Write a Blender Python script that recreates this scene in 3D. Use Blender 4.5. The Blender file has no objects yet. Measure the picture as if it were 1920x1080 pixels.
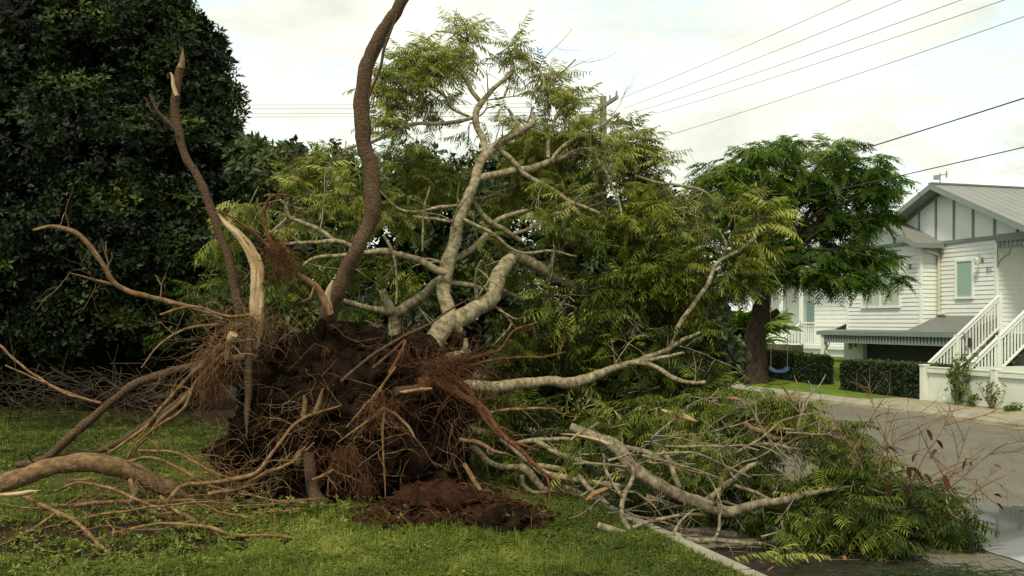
import bpy, math, random
import numpy as np
from mathutils import Vector, noise as mnoise
R = math.radians
rng = np.random.default_rng(7)
random.seed(7)
S = bpy.context.scene
COL = S.collection

# ------------------------------------------------------------------ camera, world, sun, exposure
EYE = 1.7; F = 1867.0; HOR = 603.0
cam = bpy.data.cameras.new('camera'); co = bpy.data.objects.new('camera', cam); COL.objects.link(co)
co.location = (0, 0, EYE); co.rotation_euler = (R(90), 0, 0)
cam.sensor_width = 36; cam.lens = 36*F/1920; cam.shift_y = (HOR-540)/1920
cam.clip_start = .1; cam.clip_end = 3000
S.camera = co
SUN_EL, SUN_AZ = 52, 200          # azimuth clockwise from +Y (behind the camera, a little left)
w = bpy.data.worlds.new('World'); S.world = w; w.use_nodes = True
nt = w.node_tree; nt.nodes.clear()
def N(t, k, **kw):
    n = t.nodes.new(k)
    for a, b in kw.items():
        if a in n.inputs.keys(): n.inputs[a].default_value = b
        else: setattr(n, a, b)
    return n
out = N(nt, 'ShaderNodeOutputWorld'); bg = N(nt, 'ShaderNodeBackground', Strength=.1)
sky = N(nt, 'ShaderNodeTexSky', sky_type='NISHITA', sun_disc=False)
sky.sun_elevation = R(SUN_EL); sky.sun_rotation = R(SUN_AZ); sky.air_density = 1.2
tc = N(nt, 'ShaderNodeTexCoord')
mp = N(nt, 'ShaderNodeMapping'); mp.inputs['Scale'].default_value = (1, 1, 3.2)
n1 = N(nt, 'ShaderNodeTexNoise', Scale=4.3, Detail=10.0, Roughness=.62, Distortion=.35)
n2 = N(nt, 'ShaderNodeTexNoise', Scale=2.3, Detail=9.0, Roughness=.6, Distortion=.3)
r1 = N(nt, 'ShaderNodeValToRGB'); r1.color_ramp.elements[0].position = .40; r1.color_ramp.elements[1].position = .525
r1.color_ramp.elements[0].color = (.0, .0, .0, 1)
r2 = N(nt, 'ShaderNodeValToRGB'); r2.color_ramp.elements[0].position = .40; r2.color_ramp.elements[1].position = .57
r2.color_ramp.elements[0].color = (5.8, 5.9, 5.3, 1); r2.color_ramp.elements[1].color = (8.3, 8.4, 7.3, 1)
mx = N(nt, 'ShaderNodeMixRGB'); 
boost = N(nt, 'ShaderNodeMixRGB', blend_type='ADD'); boost.inputs[0].default_value = 1; boost.inputs[2].default_value = (4.0, 4.1, 2.7, 1)
L = nt.links.new
L(tc.outputs['Generated'], mp.inputs[0]); L(mp.outputs[0], n1.inputs[0]); L(mp.outputs[0], n2.inputs[0])
L(n1.outputs[0], r1.inputs[0]); L(n2.outputs[0], r2.inputs[0]); L(r1.outputs[0], mx.inputs[0])
L(sky.outputs[0], boost.inputs[1]); L(boost.outputs[0], mx.inputs[1]); L(r2.outputs[0], mx.inputs[2])
L(mx.outputs[0], bg.inputs[0]); L(bg.outputs[0], out.inputs[0])
sl = bpy.data.lights.new('sun', 'SUN'); so = bpy.data.objects.new('sun', sl); COL.objects.link(so)
sl.energy = 2.6; sl.angle = R(12); sl.color = (1, .93, .72)
az = R(SUN_AZ); el = R(SUN_EL)
sd = Vector((math.sin(az)*math.cos(el), math.cos(az)*math.cos(el), math.sin(el)))
so.rotation_euler = sd.to_track_quat('Z', 'Y').to_euler()
S.view_settings.view_transform = 'Standard'; S.view_settings.look = 'None'
S.view_settings.exposure = 0.45; S.view_settings.gamma = 1
S.cycles.max_bounces = 6; S.cycles.diffuse_bounces = 3; S.cycles.glossy_bounces = 2
S.cycles.transmission_bounces = 4; S.cycles.transparent_max_bounces = 6

# ------------------------------------------------------------------ frames
def P(px, py, Y): return np.array(((px-960)/F*Y, Y, EYE+(HOR-py)/F*Y))
TH = R(17); ST, CT = math.sin(TH), math.cos(TH)
def W(s, t, z=0.0): return np.array((-ST*s+CT*t, CT*s+ST*t, z))      # s along the street, t across it
def TS(x, y): return (-ST*x+CT*y, CT*x+ST*y)                          # world -> (s, t)

# ------------------------------------------------------------------ materials
def mat(name, col, rough=.8, spec=.3, bump=0, bscale=30, var=.25, vscale=4, col2=None, c3=None, trans=0, attr=None,
        stretch=None, metal=0, detail=6, tint=None, coat=0, tcol=None, bdist=.02):
    m = bpy.data.materials.new(name); m.use_nodes = True; t = m.node_tree; n = t.nodes; l = t.links.new
    b = n['Principled BSDF']; b.inputs['Roughness'].default_value = rough; b.inputs['Specular IOR Level'].default_value = spec
    b.inputs['Metallic'].default_value = metal
    if coat: b.inputs['Coat Weight'].default_value = coat
    if attr: c = N(t, 'ShaderNodeAttribute', attribute_name=attr); cv = c.outputs['Vector']
    else: c = N(t, 'ShaderNodeTexCoord'); cv = c.outputs['Object']
    if stretch:
        q = N(t, 'ShaderNodeMapping'); q.inputs['Scale'].default_value = stretch; l(cv, q.inputs[0]); cv = q.outputs[0]
    nz = N(t, 'ShaderNodeTexNoise', Scale=float(vscale), Detail=float(detail), Roughness=.6); l(cv, nz.inputs[0])
    rp = N(t, 'ShaderNodeValToRGB'); e = rp.color_ramp.elements
    c2 = col2 or tuple(x*(1-var) for x in col)
    e[0].position = .36; e[1].position = .64; e[0].color = (*c2, 1); e[1].color = (*col, 1)
    if c3: k = e.new(.75); k.color = (*c3, 1)
    l(nz.outputs[0], rp.inputs[0]); cc = rp.outputs[0]
    if tint:                                   # each leaf / tuft has its tint; crowns and hedges carry painted light
        ta = N(t, 'ShaderNodeAttribute', attribute_name='tint'); tr = N(t, 'ShaderNodeValToRGB')
        es = tr.color_ramp.elements; es[0].color = (*tint[0], 1); es[1].color = (*tint[-1], 1)
        for i, k in enumerate(tint[1:-1]): q = es.new((i+1)/(len(tint)-1)); q.color = (*k, 1)
        l(ta.outputs['Fac'], tr.inputs[0]); cc = tr.outputs[0]
    l(cc, b.inputs['Base Color'])
    if bump:
        nb = N(t, 'ShaderNodeTexNoise', Scale=float(bscale), Detail=5.0, Roughness=.65); l(cv, nb.inputs[0])
        bp = N(t, 'ShaderNodeBump', Strength=bump, Distance=bdist); l(nb.outputs[0], bp.inputs['Height']); l(bp.outputs[0], b.inputs['Normal'])
    if trans:
        tr_ = N(t, 'ShaderNodeBsdfTranslucent'); mm = N(t, 'ShaderNodeMixShader'); mm.inputs[0].default_value = trans
        g = N(t, 'ShaderNodeMixRGB', blend_type='MULTIPLY'); g.inputs[0].default_value = 1; g.inputs[2].default_value = (*(tcol or (1.5, 1.7, .7)), 1)
        l(cc, g.inputs[1]); l(g.outputs[0], tr_.inputs[0]); l(b.outputs[0], mm.inputs[1]); l(tr_.outputs[0], mm.inputs[2])
        l(mm.outputs[0], n['Material Output'].inputs[0])
    return m
M = {}
M['pale_bark'] = mat('pale_bark', (.33, .285, .18), .9, .12, .8, 30, col2=(.11, .085, .045), c3=(.43, .385, .26), attr='pv', vscale=13, stretch=(1, 1, 1.7), bdist=.015)
M['grey_bark'] = mat('grey_bark', (.27, .225, .15), .9, .12, .7, 30, col2=(.09, .07, .043), c3=(.34, .30, .21), attr='pv', vscale=14, stretch=(1, 1, 1.6), bdist=.015)
M['brown_bark'] = mat('brown_bark', (.145, .095, .058), .92, .12, 1.0, 42, col2=(.06, .036, .021), c3=(.20, .14, .09), attr='pv', vscale=30, stretch=(1, 1, 2.6))
M['tan_bark'] = mat('tan_bark', (.225, .145, .075), .9, .15, .7, 40, col2=(.10, .055, .028), c3=(.36, .24, .13), attr='pv', vscale=22, stretch=(1, 1, .8))
M['dark_bark'] = mat('dark_bark', (.06, .045, .03), .95, .1, .8, 30, col2=(.025, .018, .012), attr='pv', vscale=12, stretch=(1, 1, .5))
M['root_red'] = mat('root_red', (.155, .068, .032), .85, .12, .4, 60, col2=(.05, .022, .011), c3=(.23, .12, .06), attr='pv', vscale=30)
M['root_tan'] = mat('root_tan', (.25, .155, .075), .85, .12, .5, 60, col2=(.095, .052, .026), c3=(.33, .22, .115), attr='pv', vscale=16)
M['soil'] = mat('soil', (.026, .0155, .009), .97, .05, 1.0, 26, col2=(.007, .0045, .003), c3=(.055, .032, .019), vscale=7, detail=9, bdist=.05)
M['red_soil'] = mat('red_soil', (.070, .030, .015), .97, .05, 1.0, 60, col2=(.016, .008, .005), c3=(.115, .055, .028), vscale=6, detail=9, bdist=.03)
M['split_wood'] = mat('split_wood', (.54, .42, .25), .8, .15, 1.0, 40, col2=(.28, .175, .09), c3=(.64, .54, .36), attr='pv', vscale=40, stretch=(1, 1, .08))
M['cut_wood'] = mat('cut_wood', (.50, .36, .20), .8, .2, .2, 60, col2=(.36, .22, .11), vscale=30)
M['orange_wood'] = mat('orange_wood', (.36, .20, .095), .8, .15, .6, 50, col2=(.20, .10, .045), vscale=30)
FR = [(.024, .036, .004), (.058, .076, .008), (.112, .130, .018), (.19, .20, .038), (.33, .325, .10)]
M['frond'] = mat('frond', FR[0], .6, .18, tint=FR, trans=.30)  # paler palette with the upper crown's backlight in its colour
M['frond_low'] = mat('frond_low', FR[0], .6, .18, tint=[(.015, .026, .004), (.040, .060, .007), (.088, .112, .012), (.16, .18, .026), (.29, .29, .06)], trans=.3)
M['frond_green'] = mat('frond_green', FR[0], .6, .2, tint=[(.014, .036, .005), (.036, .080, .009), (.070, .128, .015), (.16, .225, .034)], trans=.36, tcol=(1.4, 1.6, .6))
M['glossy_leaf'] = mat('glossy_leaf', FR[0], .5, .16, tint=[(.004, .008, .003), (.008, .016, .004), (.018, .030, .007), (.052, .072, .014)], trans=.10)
M['back_leaf'] = mat('back_leaf', FR[0], .5, .3, tint=[(.012, .022, .007), (.02, .036, .009), (.035, .058, .014), (.075, .095, .024)], trans=.2)
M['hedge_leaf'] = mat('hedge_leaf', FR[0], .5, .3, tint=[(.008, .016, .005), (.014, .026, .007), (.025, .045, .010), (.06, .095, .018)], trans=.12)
M['grass_leaf'] = mat('grass_leaf', FR[0], .55, .3, tint=[(.030, .046, .007), (.074, .100, .013), (.14, .168, .024), (.25, .255, .06)], trans=.25)
M['dead_leaf'] = mat('dead_leaf', FR[0], .5, .3, tint=[(.022, .010, .006), (.06, .020, .011), (.10, .034, .015), (.22, .11, .045)], trans=.06, tcol=(1.4, .9, .5))
M['lawn'] = mat('lawn', (.060, .078, .017), .95, .1, 1.0, 60, col2=(.024, .034, .009), c3=(.095, .11, .026), vscale=5, detail=10, bdist=.03)
M['far_lawn'] = mat('far_lawn', (.13, .185, .022), .95, .1, .8, 50, col2=(.075, .12, .015), vscale=3, detail=8)
M['ground'] = mat('ground', (.06, .07, .025), .95, .1, .4, 10, vscale=1)
M['concrete'] = mat('concrete', (.30, .28, .22), .9, .2, .4, 60, col2=(.22, .20, .15), c3=(.33, .31, .245), vscale=3, detail=9)
M['pebble'] = mat('pebble', (.36, .32, .22), .9, .2, .3, 90, col2=(.20, .165, .10), c3=(.48, .43, .31), vscale=38, detail=4)
M['white'] = mat('white_paint', (.75, .77, .73), .5, .35, .05, 50, var=.06, vscale=3)
M['board'] = mat('board_paint', (.72, .74, .70), .55, .3, .05, 40, var=.07, vscale=2)
M['sage'] = mat('pale_fence_paint', (.66, .69, .60), .6, .3, .05, 40, var=.09, vscale=3)
M['trim'] = mat('grey_trim', (.21, .25, .235), .5, .35, .05, 40, var=.12, vscale=4)
M['roof'] = mat('metal_roof', (.215, .215, .195), .5, .4, .1, 8, var=.12, vscale=1.5)
M['roof_dark'] = mat('dark_metal_roof', (.15, .155, .145), .5, .4, .1, 8, var=.12, vscale=1.5)
M['garage'] = mat('garage_door', (.075, .07, .06), .7, .3, .1, 20, var=.15)
M['cream'] = mat('cream_pipe', (.60, .55, .40), .5, .4, 0)
M['stair'] = mat('brown_tread', (.16, .10, .06), .7, .3, .2, 30)
M['dark'] = mat('dark_gap', (.02, .022, .02), .8, .2)
M['timber_pole'] = mat('timber_pole', (.26, .23, .14), .9, .15, .5, 20, col2=(.14, .12, .08), attr='pv', vscale=8, stretch=(1, 1, .15))
M['galv'] = mat('galvanised', (.24, .26, .25), .6, .4, .1, 20)
M['wire'] = mat('wire', (.05, .05, .045), .6, .3)
M['thinwire'] = mat('thin_wire', (.16, .16, .14), .6, .3)
M['blue'] = mat('blue_plastic', (.03, .09, .22), .4, .5)
M['rope'] = mat('rope', (.4, .37, .28), .9, .1)
M['pink'] = mat('pink_petal', (.55, .22, .20), .6, .3)
def glass(name, c, r=.25):
    m = mat(name, c, r, .6, var=.05); return m
M['pane_pale'] = glass('frosted_pale_pane', (.40, .47, .36))
M['pane_teal'] = glass('frosted_teal_pane', (.25, .37, .31))
M['pane_dark'] = glass('dark_pane', (.03, .05, .05), .1)
def asphalt():
    m = mat('asphalt', (.150, .136, .102), .85, .2, .5, 220, col2=(.118, .106, .08), c3=(.175, .158, .12), vscale=1.2, detail=12, bdist=.006)
    t = m.node_tree; b = t.nodes['Principled BSDF']; l = t.links.new
    c = N(t, 'ShaderNodeTexCoord'); wv = N(t, 'ShaderNodeTexNoise', Scale=.42, Detail=4.0, Roughness=.5)
    rr = N(t, 'ShaderNodeValToRGB'); rr.color_ramp.elements[0].position = .42; rr.color_ramp.elements[1].position = .60
    rr.color_ramp.elements[0].color = (.92,)*3+(1,); rr.color_ramp.elements[1].color = (.8,)*3+(1,)
    l(c.outputs['Object'], wv.inputs[0]); l(wv.outputs[0], rr.inputs[0]); l(rr.outputs[0], b.inputs['Roughness'])
    sp = N(t, 'ShaderNodeTexNoise', Scale=75.0, Detail=3.0); l(c.outputs['Object'], sp.inputs[0])
    r3 = N(t, 'ShaderNodeValToRGB'); r3.color_ramp.elements[0].position = .35; r3.color_ramp.elements[1].position = .7
    r3.color_ramp.elements[0].color = (.62,)*3+(1,); r3.color_ramp.elements[1].color = (1.5,)*3+(1,)
    l(sp.outputs[0], r3.inputs[0])
    mu = N(t, 'ShaderNodeMixRGB', blend_type='MULTIPLY'); mu.inputs[0].default_value = 1
    src = b.inputs['Base Color'].links[0].from_socket; l(src, mu.inputs[1]); l(r3.outputs[0], mu.inputs[2]); l(mu.outputs[0], b.inputs['Base Color'])
    return m
M['asphalt'] = asphalt()
M['wet'] = mat('wet_asphalt', (.04, .034, .026), .22, .5, .25, 160, col2=(.022, .018, .014), vscale=3, bdist=.004)
M['puddle'] = mat('puddle_water', (.07, .068, .058), .10, 1.0, .02, 6, coat=1.0, col2=(.035, .033, .027), vscale=2)
M['gutter'] = mat('gutter_silt', (.25, .215, .14), .9, .15, .4, 60, col2=(.13, .105, .065), vscale=3, detail=10)

# ------------------------------------------------------------------ mesh building
class MB:
    def __init__(s): s.v = []; s.pv = []; s.t = []; s.f = []; s.n = 0
    def add(s, v, faces, m=0, pv=None, tint=None):
        v = np.asarray(v, float); s.v.append(v)
        s.pv.append(v if pv is None else pv); s.t.append(np.full(len(v), .5) if tint is None else tint)
        for f in faces if isinstance(faces, list) else [faces]:
            f = np.asarray(f, np.int64); f = f.reshape(-1, f.shape[-1]); s.f.append((f+s.n, m))
        s.n += len(v); return s
    def build(s, name, mats, parent=None, smooth=True):
        me = bpy.data.meshes.new(name)
        v = np.concatenate(s.v); nf = sum(len(f) for f, _ in s.f)
        lt = np.concatenate([np.full(len(f), f.shape[1]) for f, _ in s.f]); li = np.concatenate([f.ravel() for f, _ in s.f])
        mi = np.concatenate([np.full(len(f), m) for f, m in s.f])
        me.vertices.add(len(v)); me.vertices.foreach_set('co', v.astype(np.float32).ravel())
        me.loops.add(len(li)); me.loops.foreach_set('vertex_index', li.astype(np.int32))
        me.polygons.add(nf); me.polygons.foreach_set('loop_start', np.concatenate([[0], np.cumsum(lt)[:-1]]).astype(np.int32))
        me.polygons.foreach_set('loop_total', lt.astype(np.int32))
        me.polygons.foreach_set('material_index', mi.astype(np.int32))
        me.polygons.foreach_set('use_smooth', np.full(nf, smooth))
        a = me.attributes.new('pv', 'FLOAT_VECTOR', 'POINT'); a.data.foreach_set('vector', np.concatenate(s.pv).astype(np.float32).ravel())
        a = me.attributes.new('tint', 'FLOAT', 'POINT'); a.data.foreach_set('value', np.concatenate(s.t).astype(np.float32))
        me.update(calc_edges=True); me.validate()
        for m in mats if isinstance(mats, (list, tuple)) else [mats]: me.materials.append(M[m] if isinstance(m, str) else m)
        o = bpy.data.objects.new(name, me); COL.objects.link(o)
        if parent is not None:
            o.parent = parent
            q = parent; off = Vector((0, 0, 0))
            while q is not None: off += q.location; q = q.parent
            o.location = -off
        return o
def tag(o, label=None, cat=None, group=None, kind=None):
    if label: o['label'] = label
    if cat: o['category'] = cat
    if group: o['group'] = group
    if kind: o['kind'] = kind
    return o
def thing(name, label, cat, loc=(0, 0, 0), group=None):
    o = bpy.data.objects.new(name, None); COL.objects.link(o); o.location = Vector([float(x) for x in loc]); o.empty_display_size = .2
    return tag(o, label, cat, group)
def copy_tree(o, parent=None):
    c = o.copy(); COL.objects.link(c); c.parent = parent
    for ch in list(o.children): copy_tree(ch, c)
    return c
def box(mb, lo, hi, m=0, fr=None):
    a, b = lo, hi
    v = [(x, y, z) for x in (a[0], b[0]) for y in (a[1], b[1]) for z in (a[2], b[2])]
    if fr: v = [fr(*q) for q in v]
    mb.add(v, [[0, 1, 3, 2], [4, 6, 7, 5], [0, 4, 5, 1], [2, 3, 7, 6], [0, 2, 6, 4], [1, 5, 7, 3]], m); return mb
def sb(mb, s0, s1, t0, t1, z0, z1, m=0): return box(mb, (s0, t0, z0), (s1, t1, z1), m, W)
def prism(mb, poly, off, m=0):
    """a flat polygon given thickness by vector off"""
    a = np.array(poly, float); n = len(a); b = a+np.array(off)
    mb.add(np.concatenate([a, b]), [np.arange(n)[None, ::-1], np.arange(n, 2*n)[None, :], np.array([[i, (i+1) % n, n+(i+1) % n, n+i] for i in range(n)])], m); return mb
def smooth_path(p, r, step):
    p = np.asarray(p, float); r = np.asarray(r, float)
    if len(p) < 3:
        k = max(2, int(np.linalg.norm(p[-1]-p[0])/step)+1); t = np.linspace(0, 1, k)[:, None]
        return p[0]+(p[-1]-p[0])*t, np.interp(t[:, 0], [0, 1], [r[0], r[-1]])
    q = np.concatenate([[2*p[0]-p[1]], p, [2*p[-1]-p[-2]]]); P_, R_ = [], []
    for i in range(len(p)-1):
        a, b, c, d = q[i:i+4]; k = max(1, int(np.linalg.norm(c-b)/step)); t = np.linspace(0, 1, k, endpoint=False)[:, None]
        P_.append(.5*((2*b)+(c-a)*t+(2*a-5*b+4*c-d)*t**2+(3*b-a-3*c+d)*t**3)); R_.append(r[i]+(r[i+1]-r[i])*t[:, 0])
    return np.concatenate(P_+[p[-1:]]), np.concatenate(R_+[r[-1:]])
def tube(mb, pts, rad, seg=7, step=.06, wob=.08, m=0, cap=None, tipm=None, off=None):
    p, r = smooth_path(pts, rad, step); n = len(p)
    if wob > .04 and n > 5:
        a_ = np.cumsum(np.full(n, step)); ph_ = rng.uniform(0, 20, 9)
        for c_ in range(3): p[:, c_] += (.05*r+np.minimum(.0038, r*.3))*(np.sin(a_*7+ph_[c_])+.8*np.sin(a_*17+ph_[c_+3])+.35*np.sin(a_*41+ph_[c_+6]))*np.minimum(1, np.arange(n)/3)
    d = np.gradient(p, axis=0); d /= np.linalg.norm(d, axis=1)[:, None]+1e-9
    al = np.concatenate([[0], np.cumsum(np.linalg.norm(np.diff(p, axis=0), axis=1))])
    u = np.cross(d[0], (0.1, .3, 1.)); u /= np.linalg.norm(u); U = []
    for i in range(n):
        u = u-d[i]*np.dot(u, d[i]); u /= np.linalg.norm(u)+1e-9; U.append(u)
    U = np.array(U); V = np.cross(d, U)
    if wob:
        ph = rng.uniform(0, 9, 4)
        lump = 1+wob*(np.sin(al*9+ph[0])+.8*np.sin(al*23+ph[1])+.5*np.sin(al*47+ph[2]))*.6
        r = r*lump
    a = np.linspace(0, 2*np.pi, seg, endpoint=False)
    rr = r[:, None]*(1+wob*.6*rng.standard_normal((n, seg))*.5) if wob else np.repeat(r[:, None], seg, 1)
    v = p[:, None]+rr[..., None]*(np.cos(a)[None, :, None]*U[:, None]+np.sin(a)[None, :, None]*V[:, None])
    o = rng.uniform(0, 20) if off is None else off
    pv = np.stack([np.cos(a)[None, :]*r[:, None]+o, np.sin(a)[None, :]*r[:, None]+o, np.repeat(al[:, None], seg, 1)], -1)
    i = np.arange(n-1)[:, None]*seg; j = np.arange(seg)[None, :]; j2 = (j+1) % seg
    q = np.stack([i+j, i+j2, i+seg+j2, i+seg+j], -1).reshape(-1, 4)
    mb.add(v.reshape(-1, 3), q, m, pv.reshape(-1, 3))
    e0 = v[0]; e1 = v[-1]
    if cap is None:
        mb.add(e0, [np.arange(seg)[None, ::-1]], m); mb.add(e1, [np.arange(seg)[None, :]], m)
    else:   # a sawn end
        for e, c, dd, on in ((e0, p[0], -d[0], 1), (e1, p[-1], d[-1], 0)):
            mb.add(e+dd*.001*on, [np.arange(seg)[None, ::-1] if on else np.arange(seg)[None, :]], cap if on else m)
    return p, r, d
def mesh_from_template(mb, tv, tf, mats, pos, tint, m=0, jit=0):
    """N copies of a small template (leaf, frond, tuft) baked into one mesh"""
    n = len(pos); k = len(tv)
    v = np.einsum('nij,kj->nki', mats, tv)+pos[:, None]
    f = (tf[None]+(np.arange(n)*k)[:, None, None]).reshape(-1, tf.shape[1])
    tt = np.repeat(tint, k)
    if jit: g = -(-n*k//6); tt = tt+np.repeat(rng.normal(0, jit, g), 6)[:n*k]
    mb.add(v.reshape(-1, 3), f, m, None, np.clip(tt, 0, 1))
def frames(d, scale, roll=.5):
    """orthonormal frames with x along d and z as near up as possible"""
    d = d/np.linalg.norm(d, axis=1)[:, None]
    up = np.tile([0, 0, 1.], (len(d), 1))+rng.normal(0, roll, (len(d), 3))*.4
    y = np.cross(up, d); y /= np.linalg.norm(y, axis=1)[:, None]+1e-9; z = np.cross(d, y)
    return np.stack([d, y, z], -1)*np.asarray(scale).reshape(-1, 1, 1)

# ------------------------------------------------------------------ leaf templates
def frond_template(pairs=15, droop=.5, fold=.3, twist=0., wid=.30, curl=0., ww0=.031):
    v, f = [], []
    def rach(x): return np.array((x*(1-.18*droop*x), curl*x*x, .10*x-droop*x*x*.75))
    for i in range(pairs):
        x = .16+.84*(i/(pairs-1)); L_ = wid*(math.sin(min(1, (x+.10))*math.pi*.93)**.55)+.03
        p = rach(x); fw = np.array((.42+.5*(x**3), 0, 0))
        for sd_ in (-1, 1):
            dr = np.array((fw[0], sd_, -fold-(.25*random.random()))); dr /= np.linalg.norm(dr)
            ax = np.array((1, 0, -droop*.8*x)); ax /= np.linalg.norm(ax)
            ww = ww0; l_ = L_*random.uniform(.8, 1.1); dr = dr+np.array((random.gauss(0, .10), 0, random.gauss(0, .18))); b = len(v)
            mid = p+dr*l_*.5; tip = p+dr*l_+np.array((.01, 0, -l_*.18-fold*.1*l_))
            v += [p-ax*ww*.35, p+ax*ww*.35, mid+ax*ww, mid-ax*ww, tip+ax*ww*.35, tip-ax*ww*.35]
            f += [[b, b+1, b+2, b+3], [b+3, b+2, b+4, b+5]]
    for i in range(4):
        a, c = rach(i/4), rach((i+1)/4); b = len(v); e = np.array((0, .007, 0))
        v += [a-e, a+e, c+e, c-e]; f += [[b, b+1, b+2, b+3]]
    return np.array(v), np.array(f)
FROND = [frond_template(9, .15, .2, wid=.27), frond_template(9, .35, .4, curl=.15, wid=.27), frond_template(8, .6, .6, curl=-.2, wid=.25), frond_template(9, .3, .9, wid=.25), frond_template(8, .9, .9, curl=.15, wid=.22), frond_template(8, .2, .1, curl=-.25, wid=.30)]
UMB = [frond_template(10, .5, .15, wid=.28, ww0=.036), frond_template(10, .8, .3, wid=.28, curl=.12, ww0=.036), frond_template(10, 1.1, .5, wid=.26, curl=-.1, ww0=.036)]
FROND_FAR = [frond_template(8, .3, .3), frond_template(8, .6, .55, curl=.1), frond_template(8, .9, .7, curl=-.1)]
for tv_, _ in FROND_FAR:
    pass
def leaf_cluster(n=6, size=1., w=.36, spread=1.):
    v, f = [], []
    for i in range(n):
        a = i*2.4+random.random(); e = random.uniform(-.2, .9)*spread
        d = np.array((math.cos(a)*math.cos(e), math.sin(a)*math.cos(e), math.sin(e))); sd_ = np.cross(d, (0, 0, 1.)); sd_ /= np.linalg.norm(sd_)
        nn = np.cross(sd_, d); p = d*.15*size; L_ = size*random.uniform(.75, 1.1); b = len(v); h = w*L_*.5
        v += [p, p+d*L_*.45-sd_*h+nn*h*.35, p+d*L_-nn*.08*L_, p+d*L_*.45+sd_*h+nn*h*.35, p+d*L_*.5]
        f += [[b, b+1, b+2, b+4], [b, b+4, b+2, b+3]]
    return np.array(v), np.array(f)
LEAFC = [leaf_cluster(6), leaf_cluster(7, w=.42), leaf_cluster(5, w=.5, spread=1.4)]

def add_fronds(mb, tips, dirs, per=5, size=(.34, .52), lift=.25, tint=(.45, .2), tem=None, down=0.):
    tem = tem or FROND
    tips = np.asarray(tips); dirs = np.asarray(dirs)
    n = len(tips)*per
    pos = np.repeat(tips, per, 0)+rng.normal(0, .03, (n, 3)); d = np.repeat(dirs, per, 0)
    az_ = rng.uniform(0, 2*np.pi, n)
    dd = np.stack([np.cos(az_), np.sin(az_), rng.normal(lift-down, .35, n)], -1)+d*.7
    tt = np.repeat(rng.normal(tint[0], tint[1], len(tips)), per)+rng.normal(0, .10, n)
    which = rng.integers(0, len(tem), n); sc = rng.uniform(*size, n)
    Mx = frames(dd, sc)
    for k, (tv, tf) in enumerate(tem):
        w_ = which == k
        if w_.any(): mesh_from_template(mb, tv, tf, Mx[w_], pos[w_], tt[w_], 0, .13)
def grow(mb, p, d, L_, r, lvl, tips, m=0, sag=.25, seg=5, kink=.35):
    """a random twig with side twigs; its ends are collected in tips"""
    p = np.array(p, float); d = np.array(d, float); d /= np.linalg.norm(d)+1e-9
    n = 5; pts = [p]; q = p.copy(); dd = d.copy()
    for i in range(n):
        dd = dd+rng.normal(0, kink*.5, 3)-np.array((0, 0, sag*.12)); dd /= np.linalg.norm(dd); q = q+dd*L_/n; pts.append(q)
    tube(mb, pts, np.linspace(r, r*.45, n+1), seg, max(.06, L_/10), .05, m)
    tips.append((pts[-1], dd))
    if lvl > 0:
        for k in range(random.randint(2, 3)):
            i = random.randint(1, n-1); e = d+rng.normal(0, .75, 3); grow(mb, pts[i], e, L_*random.uniform(.45, .7), r*.6, lvl-1, tips, m, sag, seg, kink)
def blob_pts(px, py, rx, ry, Y, dY, n):
    """points through an ellipsoid of crown, given where it is seen and how deep it is"""
    u = rng.normal(size=(n, 3)); u /= np.linalg.norm(u, axis=1)[:, None]; u *= rng.uniform(0, 1, n)[:, None]**.4
    c = P(px, py, Y); return c+u*np.array((rx/F*Y, dY, ry/F*Y)), u

# =================================================================== SETTING
# ground to the horizon
mb = MB(); mb.add([(-900, -60, -.30), (900, -60, -.30), (900, 1500, -.30), (-900, 1500, -.30)], [[0, 1, 2, 3]])
tag(mb.build('ground', 'ground'), kind='structure')
KERB = 3.42
def fbm(x, y, sc, o=4): return mnoise.fractal((x*sc, y*sc, 3.7), 1., 2., o)
HOLE = [(-1.75, 9.75, 1.0, .45, .75), (-2.9, 9.8, .9, .40, .28)]      # torn-out pit under the root plate: x, y, rx, ry, depth
def lawn_z(x, y):
    z = .05*fbm(x, y, .35)+.022*fbm(x, y, 2.2)
    for hx, hy, rx, ry, dp in HOLE:
        q = ((x-hx)/rx)**2+((y-hy)/ry)**2
        if q < 4: z -= dp*math.exp(-q*1.3)*(1+.3*fbm(x, y, 3))
    # low dirt ridge thrown up in front of the plate and to the left
    for hx, hy, rx, ry, hh in ((-.55, 8.55, .62, .30, .10), (-.05, 8.35, .5, .3, .10), (-3.3, 8.0, 1.2, .5, .06), (-1.9, 8.95, 1.0, .22, .05)):
        q = ((x-hx)/rx)**2+((y-hy)/ry)**2
        if q < 5: z += hh*math.exp(-q)*(1+.6*fbm(x, y, 4))
    t_ = TS(x, y)[1]
    k = min(1, max(0, (KERB-t_)/.5)); return z*k
def dirt_at(x, y):
    v = 0.
    for hx, hy, rx, ry, g in ((-1.75, 9.6, 1.5, .8, 1.4), (-2.9, 9.3, 1.3, .7, .9), (-3.4, 7.7, 1.6, .8, .85), (-.7, 8.55, .8, .38, 1.), (-.05, 8.3, .45, .3, .9), (-2.6, 8.6, 1.3, .35, .7), (-3.6, 6.5, 1.2, .6, .75), (-.4, 7.2, .5, .2, .38), (-3.2, 13., 1., .4, .35), (-5, 20, 3.4, 4.0, .8)):
        q = ((x-hx)/rx)**2+((y-hy)/ry)**2
        if q < 5: v = max(v, g*math.exp(-q*q*.7))
    return min(1, max(0, v+(.40*fbm(x+9, y, 1.6)+.55*fbm(x, y+5, 5.))*(1 if v > .05 else .5)))
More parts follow.
